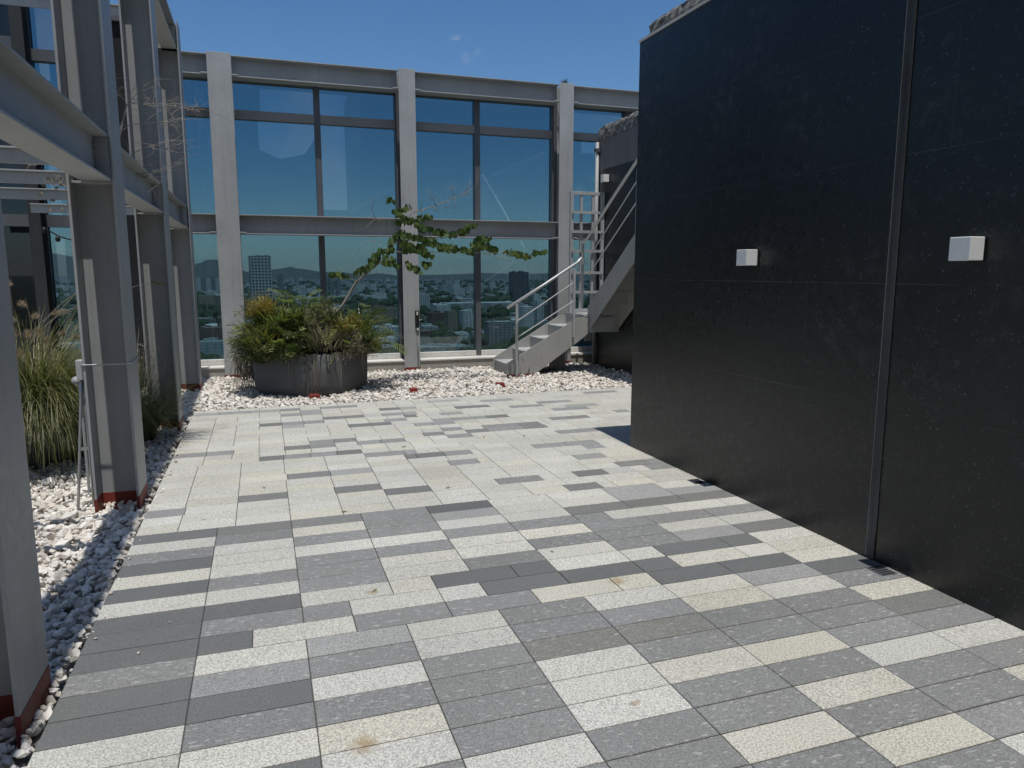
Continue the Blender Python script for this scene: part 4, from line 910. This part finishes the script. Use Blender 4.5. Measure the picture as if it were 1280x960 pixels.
# ------------------------------------------------------------------ tower parts behind the viewer, seen as reflections in the glass
t = NT('dark_cladding'); M['clad'] = t.pbsdf(t.mix(t.noise(.6, 4), (.03, .032, .036), (.05, .052, .056)), .5)
rb = thing('rooftop_block', 'dark stepped roof block behind the viewer, mirrored in the glass wall', 'building', (2, -7, 0))
MB().box(-6.4, .2, -10, -5, -.06, 9.0).build('wall', M['clad'], rb)
MB().prism([(.201, -.06), (2.25, -.06), (2.25, 6.6), (1.8, 5.95), (.9, 5.75), (.201, 6.05)], 'y', -10, -5.05).build('wall', M['clad'], rb)
MB().box(2.251, 4.05, -10, -5.02, -.06, 3.9).build('wall', M['clad'], rb)
MB().box(4.051, 12, -10, -5, -.06, 9.3).build('wall', M['clad'], rb)

# ------------------------------------------------------------------ the city below
def bmat(name, wall, win, sx, sz, frac=.45, roof=None):
    t = NT(name); g = t.n('ShaderNodeNewGeometry'); p = t.n('ShaderNodeSeparateXYZ', {0: g.outputs['Position']}); nn = t.n('ShaderNodeSeparateXYZ', {0: g.outputs['Normal']})
    hx = t.math('ADD', p.outputs[0], p.outputs[1]); fx = t.math('FRACT', t.math('DIVIDE', hx, sx)); fz = t.math('FRACT', t.math('DIVIDE', t.math('ADD', p.outputs[2], 90), sz))
    m = t.math('MULTIPLY', t.math('MULTIPLY', t.math('GREATER_THAN', fx, 1 - frac), t.math('GREATER_THAN', fz, .45)), t.math('LESS_THAN', t.math('ABSOLUTE', nn.outputs[2]), .5))
    w = t.mix(t.attr(), t.mix(1, wall, (.7, .7, .7), 'MULTIPLY'), wall); c = t.mix(m, w, win)
    if roof: c = t.mix(t.math('GREATER_THAN', nn.outputs[2], .5), c, t.mix(t.attr(), t.mix(1, roof, (.6, .6, .6), 'MULTIPLY'), roof))
    return t.pbsdf(c, .7, 0, .3)
CM = {'white': bmat('city_white_walls', (.70, .69, .65), (.09, .10, .11), 5.5, 3.2, .5, (.66, .65, .62)), 'grey': bmat('city_grey_walls', (.28, .28, .27), (.06, .07, .08), 6, 3.4, .55, (.46, .45, .43)),
      'tan': bmat('city_tan_walls', (.34, .27, .20), (.07, .07, .07), 5, 3.1, .45, (.30, .25, .20)), 'brick': bmat('city_brick_walls', (.22, .13, .09), (.06, .06, .07), 5, 3.1, .45, (.26, .2, .17)),
      'glass': bmat('city_dark_glass', (.05, .065, .08), (.03, .04, .055), 4, 3.6, .7, (.15, .15, .16)), 'teal': bmat('city_teal_panels', (.45, .47, .44), (.10, .26, .26), 8, 3.4, .45, (.40, .42, .40)),
      'roof': bmat('city_shed_roof', (.46, .45, .43), (.2, .2, .2), 12, 6, .3, (.80, .80, .78)), 'grid': bmat('city_grid_tower', (.70, .70, .66), (.02, .022, .025), 7.6, 6.4, .6, (.3, .3, .3))}
def cbox(mb, x, y, w, d, h, rot, z0=-90.3, tone=.5):
    c, s = math.cos(rot), math.sin(rot); b = len(mb.v)
    pts = [(-w / 2, -d / 2), (w / 2, -d / 2), (w / 2, d / 2), (-w / 2, d / 2)]
    q = [(x + a * c - e * s, y + a * s + e * c) for a, e in pts]
    mb.add([(a, e, z0) for a, e in q] + [(a, e, z0 + h) for a, e in q], [(4, 5, 6, 7), (0, 1, 5, 4), (1, 2, 6, 5), (2, 3, 7, 6), (3, 0, 4, 7)], tone)
def cbuild(mb, x, y, w, d, h, rot, r):
    tn = r.random(); cbox(mb, x, y, w, d, h, rot, tone=tn)
    c, s = math.cos(rot), math.sin(rot)                         # stair head and tanks on the roof
    for _ in range(r.randint(1, 3)):
        a, e = r.uniform(-.35, .35) * w, r.uniform(-.35, .35) * d; cbox(mb, x + a * c - e * s, y + a * s + e * c, w * r.uniform(.12, .3), d * r.uniform(.12, .3), r.uniform(1.5, 3.5), rot, z0=-90.3 + h, tone=min(1, tn + .2))
    if r.random() < .5: cbox(mb, x + .30 * w * c, y + .30 * w * s, w * .5, d * 1.12, h * r.uniform(.5, .9), rot, tone=tn)
rc = random.Random(21)
KIND = {'white': 'white flat roofed city block', 'grey': 'grey flat roofed city block', 'tan': 'tan coloured city block', 'brick': 'brick red city block', 'roof': 'pale metal roofed shed'}
occ = []
def dist_of_row(v): return 91.6 / ((v - 341) / 926)
def city(u, v, hpx, wpx, kind, dr=.8, rot=None, label=None, name='city_building', group=None, r=rc):
    D = dist_of_row(v); x = P(u, v, D).x; w = wpx * D / 870; h = hpx * D / 915
    mb = MB(); cbuild(mb, x, D + w * dr / 2, w, w * dr, h, r.uniform(-.15, .3) if rot is None else rot, r)
    o = mb.build(name, CM[kind], loc=(x, D, -90)); tag(o, label, 'building', group); occ.append((x, D, w)); return o
city(328, 392, 70, 22, 'grid', .7, .12, 'tall pale grid fronted tower above the round planter')
city(651, 378, 38, 20, 'glass', .8, .1, 'dark glass tower seen between the leafy branch and the handrail')
for k, (u, hh, w) in enumerate(((247, 15, 7), (254, 16, 5), (261, 15, 6), (267, 17, 5), (273, 16, 6), (279, 15, 5))):
    city(u, 362.5, hh, w, 'grey' if k % 2 else 'white', 1, 0.1, 'one of the row of towers on the skyline left of the planter column', group='skyline row of towers')
for k, (u, hh, w) in enumerate(((352, 30, 5), (408, 27, 4), (415, 30, 5), (424, 24, 4))):
    city(u, 373, hh, w, 'grey', 1, .1, ['thin dark tower right of the grid tower', 'left of three thin towers behind the planter tree', 'tallest of three thin towers behind the planter tree', 'right of three thin towers behind the planter tree'][k])
city(271, 443, 22, 40, 'teal', .5, .08, 'white and teal panelled block low in the left glass bay')
city(604, 386, 6, 96, 'roof', .35, .04, 'long pale shed roof stretching behind the leafy branch')
city(660, 424, 38, 14, 'white', 1, .2, 'left of the pale apartment slabs behind the handrail'); city(676, 420, 42, 12, 'white', 1, .2, 'middle of the pale apartment slabs behind the handrail'); city(690, 422, 38, 12, 'tan', 1, .2, 'right of the apartment slabs behind the handrail')
city(565, 420, 30, 12, 'tan', 1, .2, 'tan apartment block left of the bare facade mullion'); city(585, 416, 26, 14, 'white', 1, .1, 'white apartment block next to the bare facade mullion'); city(548, 412, 20, 18, 'brick', 1, .1, 'brick red block behind the lock box column')
city(555, 441, 5, 66, 'teal', .5, .05, 'low wide teal roofed hall at the bottom of the stair side bay')
city(480, 398, 10, 22, 'white', .8, .1, 'white block just right of the planter tree trunk'); city(478, 442, 20, 30, 'white', .7, .05, 'white low block at the bottom right of the planter bay')
n_things = 0
while n_things < 150:
    v = 347.5 + 97 * rc.random() ** 1.15 if n_things < 110 else rc.uniform(368, 446); u = rc.uniform(40, 720)
    if v < 366: continue
    D = dist_of_row(v); x = P(u, v, D).x
    if any(abs(x - a) < (w + 18) * .6 and abs(D - b) < w * .7 + 18 for a, b, w in occ): continue
    k = rc.choices(['white', 'grey', 'tan', 'brick', 'roof'], [4, 3, 2, 1, 1.6])[0]
    wm = rc.uniform(16, 40) if k != 'roof' else rc.uniform(40, 80); hm = rc.uniform(6, 15) if rc.random() < .8 or k == 'roof' else rc.uniform(20, 38)
    if k == 'roof': hm = rc.uniform(6, 9)
    tall = hm > 18
    city(u, v, hm * 915 / D, wm * 870 / D, k, rc.uniform(.6, 1.1), None, (('tall ' if tall else 'low ') + KIND[k] + ' among the rooftops beyond the glass'), group=('tall ' if tall else 'low ') + KIND[k] + 's')
    n_things += 1
fm = MB(); r = random.Random(4)
for _ in range(1900):
    D = 2400 * (12500 / 2400) ** r.random(); u = r.uniform(-40, 860); x = P(u, 345, D).x
    cbox(fm, x, D, r.uniform(14, 48), r.uniform(14, 40), r.uniform(5, 14) if r.random() < .9 else r.uniform(20, 45), r.uniform(-.2, .4), tone=r.random())
tag(fm.build('distant_city', CM['white']), 'far off pale city blocks fading into haze below the hills', 'city', kind='stuff')
t = NT('city_tree_leaves'); M['ctree'] = t.pbsdf(t.mix(t.noise(.25, 4), (.025, .04, .018), (.06, .085, .035)), .9, 0, .1)
tm = MB(); bm = bmesh.new(); bmesh.ops.create_icosphere(bm, subdivisions=2, radius=1); iv = [v.co.copy() for v in bm.verts]; fi = [[v.index for v in f.verts] for f in bm.faces]; bm.free()
for _ in range(2600):
    D = 720 * (7000 / 720) ** r.random(); u = r.uniform(30, 760); x = P(u, 345, D).x; s = r.uniform(4, 9) * (1 + D / 5000)
    if any(abs(x - a) < w * .6 and abs(D - b) < w * .9 for a, b, w in occ): continue
    sd = r.uniform(0, 99); tm.add([(x + v.x * s * (1 + .5 * mnoise.noise(v * 2.3 + Vector((sd, 0, 0)))), D + v.y * s, -90 + s * .7 + v.z * s * .8 * (1 + .5 * mnoise.noise(v * 2.1 + Vector((0, sd, 0))))) for v in iv], fi)
tag(tm.build('city_trees', M['ctree']), 'dark green street trees massed between the far city blocks', 'trees', kind='stuff')

# ------------------------------------------------------------------ haze: one box of thin even air round the whole scene
hz = MB().box(-26500, 26500, -26500, 26500, -93, 420)
hm_ = bpy.data.materials.new('thin_haze'); hm_.use_nodes = True; ht = hm_.node_tree; ht.nodes.clear()
ho = ht.nodes.new('ShaderNodeOutputMaterial'); hv = ht.nodes.new('ShaderNodeVolumePrincipled')
hv.inputs['Color'].default_value = (.72, .82, .95, 1); hv.inputs['Density'].default_value = 3.2e-5; hv.inputs['Anisotropy'].default_value = 0.2
ht.links.new(hv.outputs[0], ho.inputs['Volume'])
tag(hz.build('haze', hm_), 'thin pale blue haze over the city', 'haze', kind='stuff')

# a few dry leaves and twigs blown onto the paving
lrng = random.Random(3)
for k, (u, v) in enumerate(((605, 547), (822, 545), (505, 559), (655, 545), (330, 610), (468, 738), (430, 640), (560, 610), (690, 690), (250, 545))):
    q = floor_pt(u, v); lm = MB(); a = lrng.uniform(0, 6.28); s_ = lrng.uniform(.016, .03); d = Vector((math.cos(a), math.sin(a), 0)); n_ = Vector((-d.y, d.x, 0))
    p0 = Vector((q.x, q.y, .003))
    lm.add([p0 - d * s_, p0 - n_ * s_ * .45 + Vector((0, 0, .006)), p0 + d * s_ + Vector((0, 0, .003)), p0 + n_ * s_ * .45 + Vector((0, 0, .007)), p0], [(0, 1, 4), (1, 2, 4), (2, 3, 4), (3, 0, 4)], lrng.random())
    tag(lm.build('fallen_leaf', M['dry'], loc=(q.x, q.y, 0)), 'tiny dry leaf lying on the pale paving', 'leaf', 'dry leaves on the paving')
